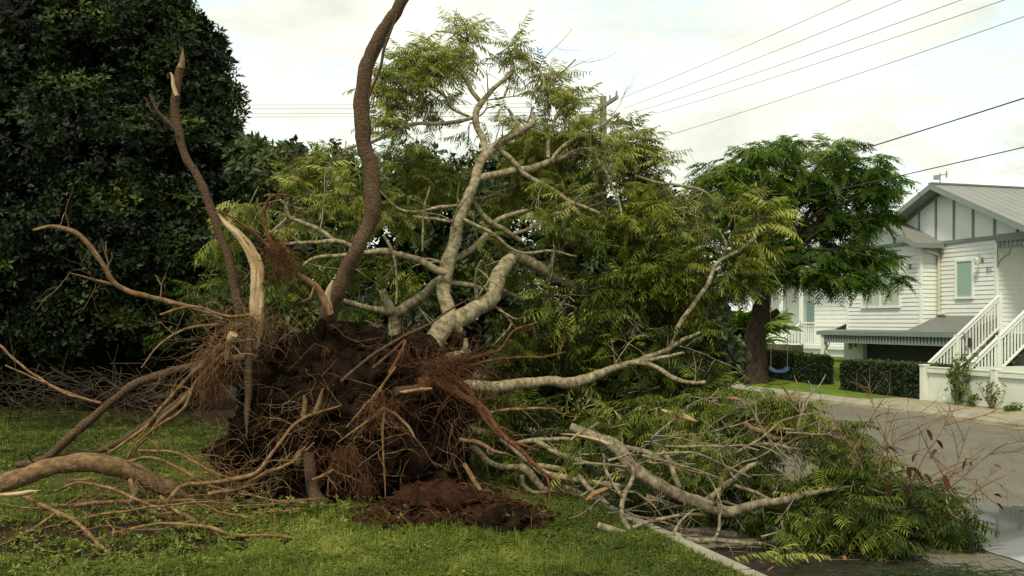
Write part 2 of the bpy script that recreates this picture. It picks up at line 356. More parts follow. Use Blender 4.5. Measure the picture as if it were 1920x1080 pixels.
def lawn():
    xs = np.concatenate([np.arange(-60, -9, 1.5), np.arange(-9, 5.0, .07), np.arange(5, 12, 1.2)])
    ts = []
    svals = np.concatenate([np.arange(1.5, 5, .5), np.arange(5, 13, .07), np.arange(13, 34, .3), np.arange(34, 120, 4)])
    tvals = np.concatenate([np.arange(-80, -8, 2.5), np.arange(-8, KERB, .07), [KERB]])
    Sg, Tg = np.meshgrid(svals, tvals, indexing='ij'); X = -ST*Sg+CT*Tg; Yv = CT*Sg+ST*Tg
    Z = np.array([lawn_z(a, b) if b < 40 else 0 for a, b in zip(X.ravel(), Yv.ravel())])
    D = np.array([dirt_at(a, b) if b < 30 else 0 for a, b in zip(X.ravel(), Yv.ravel())])
    n, m_ = Sg.shape; i = np.arange(n-1)[:, None]*m_; j = np.arange(m_-1)[None]
    q = np.stack([i+j, i+j+1, i+m_+j+1, i+m_+j], -1).reshape(-1, 4)[:, ::-1]
    b = MB(); b.add(np.stack([X.ravel(), Yv.ravel(), Z], -1), q, 0, None, D)
    m = mat('lawn_and_dirt', (.05, .066, .014), .95, .1, 1.0, 55, col2=(.018, .026, .007), c3=(.08, .09, .022), vscale=6, detail=10, bdist=.03)
    t = m.node_tree; l = t.links.new; bs = t.nodes['Principled BSDF']; src = bs.inputs['Base Color'].links[0].from_socket
    at = N(t, 'ShaderNodeAttribute', attribute_name='tint'); c = N(t, 'ShaderNodeTexCoord'); nz = N(t, 'ShaderNodeTexNoise', Scale=9.0, Detail=8.0)
    rp = N(t, 'ShaderNodeValToRGB'); e = rp.color_ramp.elements; e[0].position = .35; e[1].position = .7; e[0].color = (.012, .008, .005, 1); e[1].color = (.058, .033, .018, 1)
    l(c.outputs['Object'], nz.inputs[0]); l(nz.outputs[0], rp.inputs[0])
    ms = N(t, 'ShaderNodeMapRange'); ms.inputs[1].default_value = .30; ms.inputs[2].default_value = .52
    l(at.outputs['Fac'], ms.inputs[0]); mm = N(t, 'ShaderNodeMixRGB'); l(ms.outputs[0], mm.inputs[0]); l(src, mm.inputs[1]); l(rp.outputs[0], mm.inputs[2]); l(mm.outputs[0], bs.inputs['Base Color'])
    return tag(b.build('lawn', m), kind='structure')
lawn()
# road, kerbs, verge
RD = -.10; FK = 13.35
def strip(name, prof, s0, s1, mats, ds=.5, wob=0.):
    """sweep a cross-section [(t, z, material)] along the street"""
    ss = np.arange(s0, s1+ds, ds); b = MB(); k = len(prof)
    v = np.array([W(s_, t+(wob*mnoise.noise((s_*.7, i*3., 0)) if wob else 0), z) for s_ in ss for i, (t, z, _) in enumerate(prof)])
    for j in range(k-1):
        i = np.arange(len(ss)-1)*k
        f = np.stack([i+j, i+k+j, i+k+j+1, i+j+1], -1)[:, ::-1]
        b.f.append((f+0, prof[j][2]))
    b.v.append(v); b.pv.append(v); b.t.append(np.full(len(v), .5)); b.n = len(v)
    return tag(b.build(name, mats, smooth=False), kind='structure')
strip('road', [(KERB+.14, RD, 0), (8.4, RD+.05, 0), (FK-.32, RD, 0)], -8, 130, 'asphalt', 1)
strip('kerb', [(KERB, -.02, 0), (KERB, .012, 0), (KERB+.015, .02, 0), (KERB+.13, .014, 0), (KERB+.15, -.004, 0), (KERB+.165, RD-.02, 0)], -8, 130, 'concrete', .4)
b = MB()
for k in range(40): s_ = 3+k*1.5; sb(b, s_, s_+.012, KERB-.004, KERB+.156, -.05, .0185)
tag(b.build('kerb_joint', 'dark'), kind='structure')
strip('gutter', [(FK-.34, RD-.01, 0), (FK-.33, RD+.008, 0), (FK-.03, RD-.002, 0), (FK, RD+.03, 1), (FK+.10, RD+.12, 1), (FK+.24, RD+.125, 1), (FK+.26, RD+.10, 1)], -8, 130, ['gutter', 'concrete'], 1)
def vz(s, t): return .02+(0 if s < 20 else min(.32, (s-20)*.028))*min(1, max(0, (t-FK-.2)/1.0))
strip('footpath', [(FK+.24, .021, 0), (14.8, .025, 0), (14.85, -.3, 0)], -8, 18.6, 'pebble', .7)
b = MB(); ss = np.arange(18.5, 60, .4); tt = np.array([FK+.26, FK+.5, FK+.9, 14.4, 15.2, 16, 18, 22, 40])
v = np.array([W(a, c, vz(a, c)+.008 if c > FK+.3 else .018) for a in ss for c in tt]); k = len(tt); i = np.arange(len(ss)-1)[:, None]*k; j = np.arange(k-1)[None]
b.add(v, np.stack([i+j, i+k+j, i+k+j+1, i+j+1], -1).reshape(-1, 4)[:, ::-1]); tag(b.build('verge_lawn', 'far_lawn'), kind='structure')
b = MB(); b.add([W(-8, 14.86, -.02), W(18.49, 14.86, -.02), W(18.49, 60, -.02), W(-8, 60, -.02)], [[0, 3, 2, 1]]); tag(b.build('yard', 'far_lawn'), kind='structure')
# water lying on the road
def road_z(x, y): t = TS(x, y)[1]; return RD+.05*(min(t-KERB-.14, 2*8.4-t-KERB-.14)/(8.4-KERB-.14))
def patch(name, cx, cy, rx, ry, z, m, seed, ang=0, n=72, am=.35):
    pts = []
    for k_ in range(n):
        a = 2*math.pi*k_/n; r_ = 1+am*mnoise.fractal((math.cos(a)*1.4+seed, math.sin(a)*1.4, seed*.3), 1, 2, 4)
        x, y = rx*r_*math.cos(a), ry*r_*math.sin(a); X_ = cx+x*math.cos(ang)-y*math.sin(ang); Y_ = cy+x*math.sin(ang)+y*math.cos(ang); pts.append((X_, Y_, road_z(X_, Y_)+z))
    b_ = MB(); b_.add(pts+[(cx, cy, road_z(cx, cy)+z)], [np.array([[k_, (k_+1) % n, n] for k_ in range(n)])])
    return tag(b_.build(name, m), kind='structure')
patch('wet_road', 1.9, 7.35, 1.2, .55, .004, 'wet', 3.1)
patch('puddle', 4.45, 8.1, .78, 1.5, .008, 'puddle', 8.3)
patch('puddle', 3.35, 8.5, .55, .28, .008, 'puddle', 5.3)

# =================================================================== HOUSE (street frame)
TA, TC_ = 21.2, 21.87
hs = thing('timber_house', 'white weatherboard house with grey gables, garage below and a white front stair', 'house', W(25.5, 22, 0))
def boards(mb, s0, s1, t, z0, z1, face=-1, h=.132, m=0):
    """lapped weatherboards on a wall parallel to the street"""
    z = z0
    while z < z1-.01:
        zt = min(z+h, z1); b_ = len([0])
        v = [W(s0, t+face*.026, z), W(s1, t+face*.026, z), W(s1, t+face*.006, zt), W(s0, t+face*.006, zt), W(s0, t, z), W(s1, t, z)]
        mb.add(v, [[0, 1, 2, 3], [0, 4, 5, 1]], m); z = zt
def boards_x(mb, t0, t1, s, z0, z1, face=-1, h=.132, m=0):
    z = z0
    while z < z1-.01:
        zt = min(z+h, z1)
        v = [W(s+face*.026, t0, z), W(s+face*.026, t1, z), W(s+face*.006, t1, zt), W(s+face*.006, t0, zt), W(s, t0, z), W(s, t1, z)]
        mb.add(v, [[0, 1, 2, 3], [0, 4, 5, 1]], m); z = zt
ZF, ZE = 1.40, 4.12
# front bay wall (A), its return (B), main wall (C), porch return (D)
b = MB(); boards(b, 25.9, 29.6, TA, ZF, ZE); boards_x(b, TA, TC_+.1, 25.9, ZF+.003, ZE); boards(b, 23.5, 25.9, TC_, 1.45, ZE)
boards_x(b, TC_, TC_+2.2, 23.5, 1.45, ZE); boards(b, 18.5, 23.5, TC_+2.2, 1.45, ZE); boards(b, 18., 23.5, TC_+.6, -.3, 1.40)
boards_x(b, TA, TA+9, 29.6, ZF, ZE, 1)
sb(b, 26.0, 29.5, TA+.01, TA+9, ZF, ZE); sb(b, 23.52, 25.95, TC_+.01, TA+9, 1.45, ZE); sb(b, 18.5, 23.4, TC_+2.21, TA+9, 1.45, ZE)
b.build('wall', 'board', hs, False)
for (s_, t_) in ((25.885, TA-.03), (29.56, TA-.03), (23.49, TC_-.03)):
    b = MB(); sb(b, s_-.045, s_+.05, t_-.005, t_+.06, ZF, ZE); b.build('corner_board', 'white', hs, False)
# windows
def window(s0, s1, z0, z1, t, pane, nx=1, bars=()):
    f_ = MB(); fw = .075
    sb(f_, s0-fw, s0, t-.06, t, z0-fw, z1+fw); sb(f_, s1, s1+fw, t-.06, t, z0-fw, z1+fw); sb(f_, s0, s1, t-.06, t, z1, z1+fw); sb(f_, s0-.03, s1+.03, t-.085, t, z0-fw, z0-.004)
    for i in range(1, nx): c = s0+(s1-s0)*i/nx; sb(f_, c-.03, c+.03, t-.05, t, z0, z1)
    for zb in bars: sb(f_, s0, s1, t-.047, t, zb-.02, zb+.02)
    wo = f_.build('window', 'white', hs, False)
    g = MB(); sb(g, s0, s1, t-.034, t-.030, z0, z1); g.build('pane', pane, wo, False)
window(26.85, 28.72, 2.22, 3.62, TA, 'pane_pale', 2, (2.93,)); window(24.42, 25.05, 2.46, 3.52, TC_, 'pane_teal')
# gables
def gable(tf, tb, sc, zr, half, zl, wall_t, zbase, wall_m, name_l, bat, w0, w1, ov=.14):
    """gabled roof with its ridge running away from the street; sc ridge, half the half span"""
    r_ = MB(); n_ = int(half*2/.2)
    for sg in (-1, 1):
        m_ = int(half/.19)
        a = [W(sc, tf, zr), W(sc, tb, zr), W(sc+sg*half, tb, zl), W(sc+sg*half, tf, zl)]
        up = np.array((0, 0, .05)); prism(r_, a, up)
        # standing ribs of the sheet run down the slope
        kk = int((tb-tf)/.38)
        for q in range(kk+1):
            t_ = tf+(tb-tf)*q/kk; e = .02
            prism(r_, [W(sc, t_-e, zr+.05), W(sc, t_+e, zr+.05), W(sc+sg*half, t_+e, zl+.05), W(sc+sg*half, t_-e, zl+.05)], (0, 0, .007))
    rf = r_.build('roof', 'roof', hs, False)
    c_ = MB(); sb(c_, sc-.09, sc+.09, tf-.01, tb, zr+.035, zr+.085); c_.build('ridge_cap', 'roof_dark', rf, False)
    g_ = MB()
    for sg in (-1, 1):
        hgt = .17
        prism(g_, [W(sc, tf-.03, zr+.045), W(sc+sg*half, tf-.03, zl+.045), W(sc+sg*half, tf-.03, zl+.045-hgt), W(sc, tf-.03, zr+.045-hgt)], W(0, .035))
        prism(g_, [W(sc, tf+.0, zr-.06), W(sc+sg*half, tf, zl-.06), W(sc+sg*half, wall_t, zl-.06), W(sc, wall_t, zr-.06)], (0, 0, .02))
        # second, inner barge line against the wall
        prism(g_, [W(sc, wall_t-.05, zr-.08), W(sc+sg*half, wall_t-.05, zl-.08), W(sc+sg*half, wall_t-.05, zl-.17), W(sc, wall_t-.05, zr-.17)], W(0, .04))
    g_.build('barge_board', 'trim', hs, False)
    wl = MB(); sl_ = (zr-zl)/half
    prism(wl, [W(w0, wall_t-.012, zbase), W(w1, wall_t-.012, zbase), W(w1, wall_t-.012, max(zbase, zr-abs(w1-sc)*sl_-.07)), W(sc, wall_t-.012, zr-.07), W(w0, wall_t-.012, max(zbase, zr-abs(w0-sc)*sl_-.07))], W(0, .10))
    wo = wl.build('gable_wall', 'white', hs, False)
    bt = MB()
    for s_ in bat:
        zt = zr-abs(s_-sc)*sl_-.10
        if zt > zbase+.05: sb(bt, s_-.035, s_+.035, wall_t-.045, wall_t-.015, zbase, zt)
    sb(bt, w0, w1, wall_t-.075, wall_t-.015, zbase-.07, zbase+.03)
    bt.build('batten', 'trim', wo, False)
gable(20.80, 26.5, 27.75, 5.03, 2.15, 4.08, TA, 4.19, 'white', 'small', [27.1, 26.5, 28.4, 29.1], 25.9, 29.6)
gable(21.30, 31.0, 25.57, 5.90, 4.35, 3.98, TC_, 4.17, 'white', 'main', [26.75, 25.98, 25.2, 24.4, 23.55, 22.7], 21.6, 28.6)
b = MB(); sb(b, 25.3, 30.1, 20.80-.06, 20.74, 0, 0)   # (kept thin; gutter line below)
for q in ((25.52, 25.62, 20.78, TC_-.1, 3.97, 4.09), (29.88, 29.98, 20.78, 26, 3.97, 4.09), (21.12, 21.24, 21.28, 30, 3.88, 4.0)): g = MB(); sb(g, *q); g.build('roof_gutter', 'trim', hs, False)
# porch beam with pierced frieze and bracket
b = MB(); sb(b, 18, 23.48, TC_-.07, TC_+.03, 4.0, 4.22); sb(b, 18, 23.42, TC_-.05, TC_+.01, 3.80, 3.84)
for k in range(34):
    s_ = 23.38-k*.16; sb(b, s_-.045, s_+.045, TC_-.04, TC_, 3.84, 4.0)
pb = b.build('porch_frieze', 'trim', hs, False)
b = MB(); cv = [(23.44, 3.28), (23.37, 3.42), (23.2, 3.55), (23.02, 3.62), (22.94, 3.78)]
tube(b, [W(a, TC_-.02, z) for a, z in cv], [.022]*5, 5, .05, 0); tube(b, [W(23.43, TC_-.02, 3.3), W(23.43, TC_-.02, 3.8)], [.018]*2, 5, .1, 0); b.build('bracket', 'trim', hs)
b = MB(); sb(b, 18, 23.45, TC_-.05, TC_+2.2, 1.33, 1.44); sb(b, 18, 23.45, TC_-.04, TC_+.02, 1.15, 1.33); b.build('porch_deck', 'white', hs, False)
b = MB(); sb(b, 18.2, 23.4, TC_, TC_+2.2, 3.93, 3.98); b.build('porch_ceiling', 'white', hs, False)
# skirt roof over the garage
b = MB(); TF = 20.55
prism(b, [W(25.86, TC_, 1.86), W(23.3, TC_, 1.86), W(23.3, TF, 1.36), W(25.86, TF, 1.36)], (0, 0, .03))
prism(b, [W(30.35, TA-.02, 1.40), W(25.87, TA-.02, 1.40), W(25.87, TF, 1.35), W(30.35, TF, 1.35)], (0, 0, .03))
prism(b, [W(29.62, TA, 1.62), W(30.35, TA, 1.40), W(30.35, TA+3, 1.40), W(29.62, TA+3, 1.62)], (0, 0, .03))
sb(b, 25.85, 25.9, TC_-.6, TC_-.02, 1.36, 1.42)
b.build('skirt_roof', 'roof_dark', hs, False)
b = MB(); sb(b, 23.2, 30.4, TF-.05, TF, 1.24, 1.375); sb(b, 23.2, 30.2, TF+.01, TF+.05, .98, 1.02)
for k in range(46): s_ = 30.15-k*.15; sb(b, s_-.045, s_+.045, TF+.012, TF+.04, 1.02, 1.24)
b.build('garage_frieze', 'trim', hs, False)
b = MB(); sb(b, 23.2, 30.2, TF+.16, TF+.20, .98, 1.24); b.build('frieze_backing', 'garage', hs, False)
b = MB(); tube(b, [W(30.02, TF+.02, .62), W(29.95, TF+.02, .75), W(29.82, TF+.02, .84), W(29.72, TF+.02, .97)], [.02]*4, 5, .05, 0); b.build('bracket', 'trim', hs)
b = MB(); sb(b, 30.05, 30.22, TF, TF+.17, -.25, 1.24); b.build('column', 'white', hs, False)
b = MB(); sb(b, 28.95, 30.0, TA+.15, TA+.3, -.25, 1.38); sb(b, 23.5, 28.95, TA+.15, TA+.3, 1.02, 1.38); sb(b, 23.3, 24.1, TA+.15, TA+.3, -.25, 1.02); sb(b, 29.9, 30.05, TA+.3, TA+9, -.25, 1.38); b.build('lower_wall', 'white', hs, False)
b = MB(); 
for k in range(10): sb(b, 24.1, 28.95, TA+.32, TA+.34, -.3+k*.135, -.3+k*.135+.122)
sb(b, 24.1, 28.95, TA+.345, TA+.36, -.3, 1.05); b.build('garage_door', 'garage', hs, False)
# downpipe
b = MB(); tube(b, [W(25.75, 21.05, 4.0), W(25.78, 21.3, 3.92), W(25.80, 21.75, 3.80), W(25.8, 21.80, 3.6), W(25.8, 21.80, 2.0), W(25.8, 21.78, 1.93), W(25.4, 21.72, 1.93)], [.052]*7, 8, .08, 0); b.build('downpipe', 'cream', hs)
# wall lanterns, house number, roof aerial
for (s_, t_, z_) in ((24.02, TC_-.03, 3.48), (26.35, TA-.03, 3.40), (29.35, TA+.12, .86)):
    b = MB(); tube(b, [W(s_, t_, z_+.05), W(s_, t_-.12, z_+.16), W(s_-.02, t_-.2, z_+.1)], [.012]*3, 5, .04, 0); sb(b, s_-.05, s_+.05, t_, t_+.03, z_-.04, z_+.12)
    lp = b.build('wall_lantern', 'galv', hs); b = MB()
    tube(b, [W(s_-.02, t_-.2, z_+.12), W(s_-.02, t_-.2, z_+.06), W(s_-.02, t_-.2, z_-.12)], [.03, .09, .06], 6, .1, 0); b.build('lantern_glass', 'pane_pale', lp)
fc = bpy.data.curves.new('house_number', 'FONT'); fc.body = '51'; fc.size = .24; fc.extrude = .008; fc.align_x = 'CENTER'
ftmp = bpy.data.objects.new('number_curve', fc); COL.objects.link(ftmp); bpy.context.view_layer.update()
fme = bpy.data.meshes.new_from_object(ftmp.evaluated_get(bpy.context.evaluated_depsgraph_get())); bpy.data.objects.remove(ftmp)
fo = bpy.data.objects.new('house_number', fme); COL.objects.link(fo); fme.materials.clear(); fme.materials.append(M['trim'])
fo.parent = hs; fo.location = Vector(W(23.74, TC_-.045, 3.14)-W(25.5, 22, 0)); fo.rotation_euler = (R(90), 0, TH-R(90))
b = MB(); q = W(25.5, 21.6, 5.9)
tube(b, [q, q+(0, 0, .38)], [.018]*2, 5, .2, 0); tube(b, [q+(-.16, 0, .3), q+(.22, 0, .34)], [.016]*2, 5, .2, 0); tube(b, [q+(.2, 0, .24), q+(.2, 0, .44)], [.022]*2, 5, .2, 0)
box(b, q+(-.2, -.02, .17), q+(-.03, .02, .31)); b.build('roof_aerial', 'galv', hs, False)
# stair
SL, SR2 = 23.3, 21.75
def zst(t): return 1.50+(t-21.8)*(2.05/2.6)
b = MB()
for k in range(12):
    t_ = 21.7-k*.235; z_ = zst(t_)-.06; sb(b, SR2+.03, SL-.03, t_-.15, t_+.13, z_-.045, z_)
stt = b.build('stair_tread', 'stair', hs, False)
b = MB()
for s_ in (SL-.35, SR2+.35): prism(b, [W(s_, 21.8, 1.38), W(s_, 19., zst(19.)-.12), W(s_, 19., zst(19.)-.34), W(s_, 21.8, 1.12)], W(.05, 0))
b.build('stringer', 'dark', hs, False)
for s_ in (SL, SR2):
    rl = MB(); t0, t1 = 18.9, 21.8
    for dz, h in ((.94, .06), (.84, .04), (.02, .055)):
        prism(rl, [W(s_-.035, t0, zst(t0)+dz), W(s_-.035, t1, zst(t1)+dz), W(s_-.035, t1, zst(t1)+dz+h), W(s_-.035, t0, zst(t0)+dz+h)], W(.07, 0))
    for t_ in (21.8, 20.3, 18.9): sb(rl, s_-.05, s_+.05, t_-.05, t_+.05, zst(t_)-.35, zst(t_)+1.02)
    ro = rl.build('stair_rail', 'white', hs, False)
    bl = MB()
    for k in range(26):
        t_ = t0+.1+k*.109
        if t_ < t1-.05: sb(bl, s_-.016, s_+.016, t_-.022, t_+.022, zst(t_)+.04, zst(t_)+.86)
    bl.build('baluster', 'white', ro, False)

# neighbour's house
h2 = thing('porch_house', 'white weatherboard house half hidden behind the standing tree, with a raised porch', 'house', W(37, 25, 0))
b = MB(); boards(b, 31.6, 36.6, 24.6, .8, 3.6, h=.17); boards_x(b, 24.6, 32, 31.6, .8, 3.6); boards(b, 36.6, 44, 26., .8, 3.6, h=.17); boards_x(b, 24.6, 26, 36.6, .8, 3.6, 1)
sb(b, 31.65, 36.5, 24.62, 32, 0, 3.6); sb(b, 36.5, 44, 26.02, 32, 0, 3.6); b.build('wall', 'board', h2, False)
b = MB(); prism(b, [W(31.0, 24.0, 3.5), W(45, 24.0, 3.5), W(45, 28.4, 5.3), W(31., 28.4, 5.3)], (0, 0, .06)); prism(b, [W(31.0, 28.4, 5.3), W(45, 28.4, 5.3), W(45, 33, 3.5), W(31., 33, 3.5)], (0, 0, .06)); b.build('roof', 'roof', h2, False)
b = MB(); sb(b, 32.9, 33.7, 24.54, 24.59, .82, 2.9); b.build('door', 'pane_dark', h2, False)
b = MB(); sb(b, 38.2, 39.2, 25.93, 25.97, 1.2, 2.6); wq = b.build('window', 'pane_teal', h2, False)
b = MB(); sb(b, 31.6, 36.4, 23.1, 24.55, .62, .74); sb(b, 36.4, 44, 23.1, 25.95, .60, .72); b.build('porch_deck', 'white', h2, False)
b = MB(); sb(b, 31.7, 36.3, 23.2, 23.3, -.1, .62); sb(b, 31.6, 31.7, 23.2, 24.5, -.1, .62); b.build('porch_skirt', 'white', h2, False)
def balus(p0, p1, h=.9, lean=None, par=None, step=.13):
    r_ = MB(); p0, p1 = np.array(p0), np.array(p1); u = (p1-p0); hu = u*[1, 1, 0]; n_ = int(np.linalg.norm(hu)/step); sd_ = np.cross(hu/np.linalg.norm(hu), (0, 0, 1))
    for dz, hh in ((h, .06), (h-.12, .035), (.08, .045)): prism(r_, [p0+(0, 0, dz)-sd_*.03, p1+(0, 0, dz)-sd_*.03, p1+(0, 0, dz+hh)-sd_*.03, p0+(0, 0, dz+hh)-sd_*.03], sd_*.06)
    for q in (p0, p1): box(r_, q-(.05, .05, 0), q+(.05, .05, h+.1))
    ro = r_.build('balustrade', 'white', par, False); bl = MB()
    for k in range(1, n_): q = p0+u*k/n_; box(bl, q+(-.02, -.02, .1), q+(.02, .02, h-.08))
    bl.build('baluster', 'white', ro, False)
balus(W(31.7, 23.15, .72), W(35.4, 23.15, .72), par=h2); balus(W(36.9, 23.15, .72), W(43, 23.15, .72), par=h2)
balus(W(35.4, 23.15, .72), W(35.4, 21.6, -.35), par=h2); balus(W(36.9, 23.15, .72), W(36.9, 21.6, -.35), par=h2)
b = MB()
for k in range(6): sb(b, 35.45, 36.85, 23.0-k*.27, 23.3-k*.27, .5-k*.18, .55-k*.18)
b.build('stair_tread', 'white', h2, False)
b = MB()
for s_ in (31.7, 35.4, 36.9, 43): b = MB(); sb(b, s_-.06, s_+.06, 23.1, 23.22, .7, 3.55); b.build('porch_post', 'white', h2, False)

# low front fence
fn = thing('low_fence', 'low pale board fence with capped posts along the footpath', 'fence', W(14, 14.7, 0))
b = MB(); z1 = .73
for k in range(70):
    s_ = 17.7-k*.13; sb(b, s_-.127, s_, 14.71, 14.735, -.02, z1-.1)
b.build('panel', 'sage', fn, False)
b = MB(); sb(b, 8.5, 17.7, 14.66, 14.77, z1-.11, z1-.015); sb(b, 8.5, 17.7, 14.65, 14.78, z1-.012, z1+.012); b.build('rail', 'sage', fn, False)
for s_ in (17.8, 15.78, 13.8, 11.8, 9.8):
    b = MB(); sb(b, s_-.06, s_+.06, 14.60, 14.74, -.05, z1+.03); sb(b, s_-.075, s_+.075, 14.585, 14.755, z1+.03, z1+.055); b.build('post', 'sage', fn, False)
# return of the fence seen beside the hedge
b = MB(); sb(b, 17.84, 17.87, 14.75, 19, -.05, z1-.02); b.build('side_panel', 'sage', fn, False)
# grey paling fence between the hedges and the neighbour's yard
f2 = thing('paling_fence', 'weathered grey paling fence behind the clipped hedge', 'fence', W(31, 17.2, 0))
b = MB()
for k in range(60): s_ = 26.2+k*.16; sb(b, s_, s_+.15, 17.2, 17.22, -.02, .98+.02*random.random())
b.build('paling', 'timber_pole', f2, False)

# =================================================================== GREENERY HELPERS
def leaf_mass(mb, pos, dirs, size, tint, m=0, tem=None):
    tem = tem or LEAFC
    n = len(pos); which = rng.integers(0, len(tem), n); Mx = frames(np.asarray(dirs)+rng.normal(0, .5, (n, 3)), size if np.ndim(size) else np.full(n, size), 1.5)
    # cluster axis is local z: turn it to face outwards
    Mx = np.stack([Mx[..., 1], Mx[..., 2], Mx[..., 0]], -1)
    for k, (tv, tf) in enumerate(tem):
        q = which == k
        if q.any(): mesh_from_template(mb, tv, tf, Mx[q], np.asarray(pos)[q], np.asarray(tint)[q], m)
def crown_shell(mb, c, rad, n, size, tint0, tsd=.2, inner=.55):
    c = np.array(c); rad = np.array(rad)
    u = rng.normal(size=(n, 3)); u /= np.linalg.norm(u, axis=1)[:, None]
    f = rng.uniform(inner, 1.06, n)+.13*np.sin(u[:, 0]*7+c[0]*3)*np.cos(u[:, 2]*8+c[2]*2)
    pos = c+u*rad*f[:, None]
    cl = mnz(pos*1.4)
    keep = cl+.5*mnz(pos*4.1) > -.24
    leaf_mass(mb, pos[keep], u[keep]+np.array((0, 0, .35)), rng.uniform(.8, 1.25, keep.sum())*size, rng.normal(tint0, tsd, keep.sum())+1.25*cl[keep])  # clump noise lightens some tints: lit patches put into leaf colour
def mnz(p): return np.array([mnoise.noise(q) for q in p])
def hedge(name, label, s0, s1, t0, t1, z0f, h, n, parent=None):
    e = thing(name, label, 'hedge', W((s0+s1)/2, (t0+t1)/2, 0)); b_ = MB()
    # woody, leafy core
    pos = []; dr = []
    for _ in range(n):
        f_ = random.random(); s_ = random.uniform(s0, s1); t_ = random.uniform(t0, t1); z_ = random.uniform(.02, h)
        k_ = random.random()
        if k_ < .5: t_ = t0; d_ = W(0, -1)
        elif k_ < .8: z_ = h; d_ = np.array((0, 0, 1.))
        elif k_ < .9: s_ = s0 if random.random() < .5 else s1; d_ = W(-1 if s_ == s0 else 1, 0)
        else: d_ = W(0, -1)
        q = W(s_, t_, z0f(s_)+z_)+rng.normal(0, .022, 3); pos.append(q); dr.append(d_)
    pos = np.array(pos); tn = rng.normal(.34, .2, n)+np.where(np.array(dr)[:, 2] > .5, .45, 0)  # top leaves tinted lighter than the front, daylight painted into the colour
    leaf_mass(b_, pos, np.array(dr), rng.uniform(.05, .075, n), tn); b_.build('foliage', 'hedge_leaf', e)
    c_ = MB(); k_ = 12
    for i in range(k_): a0 = s0+.06+(s1-s0-.12)*i/k_; a1 = s0+.06+(s1-s0-.12)*(i+1)/k_; box(c_, (a0, t0+.05, -.05+z0f(a0)), (a1, t1-.05, z0f(a0)+h-.05), 0, W)
    c_.build('hedge_core', 'hedge_leaf', e, False)
hedge('clipped_hedge', 'dense clipped box hedge ending at the pale fence', 17.9, 20.8, 14.75, 15.5, lambda s: -.02, .72, 16000)
hedge('clipped_hedge', 'clipped hedge behind the standing tree trunk and blue swing', 22.1, 28.2, 14.95, 15.35, lambda s: vz(s, 15.2)-.02, .70, 22000)

# standing tree on the verge
st = thing('shade_tree', 'standing feathery green shade tree with dark trunk on the far verge', 'tree', W(26.7, 14.0, .1))
B0 = P(1420, 712, 26.6)
b = MB(); tr_pts = [B0+(0, 0, -.1), P(1420, 690, 26.6), P(1414, 640, 26.6), P(1424, 590, 26.6), P(1432, 560, 26.5), P(1440, 520, 26.4)]
tube(b, tr_pts, [.38, .29, .235, .22, .21, .22], 12, .12, .08)
for k in range(5):
    a = k*1.25; tube(b, [B0+(0, 0, .25), B0+(.28*math.cos(a), .28*math.sin(a), .03), B0+(.5*math.cos(a), .5*math.sin(a), -.08)], [.11, .07, .03], 6, .1, .1)
tube(b, [P(1428, 600, 26.6), P(1450, 590, 26.4), P(1458, 583, 26.3)], [.13, .10, .09], 8, .1, .1)
b.build('trunk', 'dark_bark', st)
b = MB(); tips = []; cc = P(1440, 525, 26.4)
TB = [(1350, 325, 40, 14), (1410, 292, 50, 14), (1480, 280, 50, 14), (1550, 290, 45, 14), (1610, 318, 40, 14), (1655, 350, 28, 14), (1350, 370, 40, 20), (1430, 340, 60, 24), (1520, 335, 60, 24), (1600, 365, 45, 20), (1400, 420, 50, 28), (1490, 400, 70, 30), (1580, 420, 50, 24), (1640, 410, 28, 16), (1420, 480, 50, 26), (1500, 470, 70, 28), (1590, 480, 50, 22), (1655, 485, 26, 16), (1390, 525, 30, 16), (1475, 515, 45, 16), (1550, 520, 35, 14), (1640, 520, 26, 12)]
for (px, py, rx, ry) in TB:
    for dY in (-1.2, .9):
        c = P(px, py, 26.4+dY+random.uniform(-.6, .6)); mid = (cc+c)/2+np.array((0, 0, .5))
        tube(b, [cc, mid, c], [.10, .05, .015], 6, .3, .1)
b.build('limb', 'dark_bark', st)
b = MB()
for (px, py, rx, ry) in TB:
    pts, u = blob_pts(px, py, rx, ry, 26.3, 1.5, int(14+rx*ry/42)); kq = mnz(pts*1.25+3) > -.20; pts, u = pts[kq], u[kq]; u = u*[1, 1, .55]+(pts-cc)*[.14, .14, .0]
    add_fronds(b, pts, u, 6, (.38, .70), -.05, (.68 if py < 400 else .50, .28), UMB, .0)  # upper fronds tinted lighter, highlights put into the colour
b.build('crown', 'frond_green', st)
# swing
sw = thing('swing', 'blue plastic swing seat hanging on ropes from the tree', 'swing', P(1462, 694, 25.6))
b = MB(); pts = [P(x, y, 25.6) for x, y in ((1444, 690), (1450, 695), (1462, 697), (1470, 695), (1477, 690))]; p_, r_ = smooth_path(pts, [.05]*5, .05)
for i in range(len(p_)-1): box(b, (p_[i][0]-.002, p_[i][1]-.12, min(p_[i][2], p_[i+1][2])-.02), (p_[i+1][0], p_[i+1][1]+.12, max(p_[i][2], p_[i+1][2])+.03))
b.build('seat', 'blue', sw, False)
for x in (1445, 1476): b = MB(); tube(b, [P(x, 690, 25.6), P(x+1, 640, 25.6), P(x-2, 540, 25.6)], [.007]*3, 5, .3, 0); b.build('rope', 'grey_bark', sw)
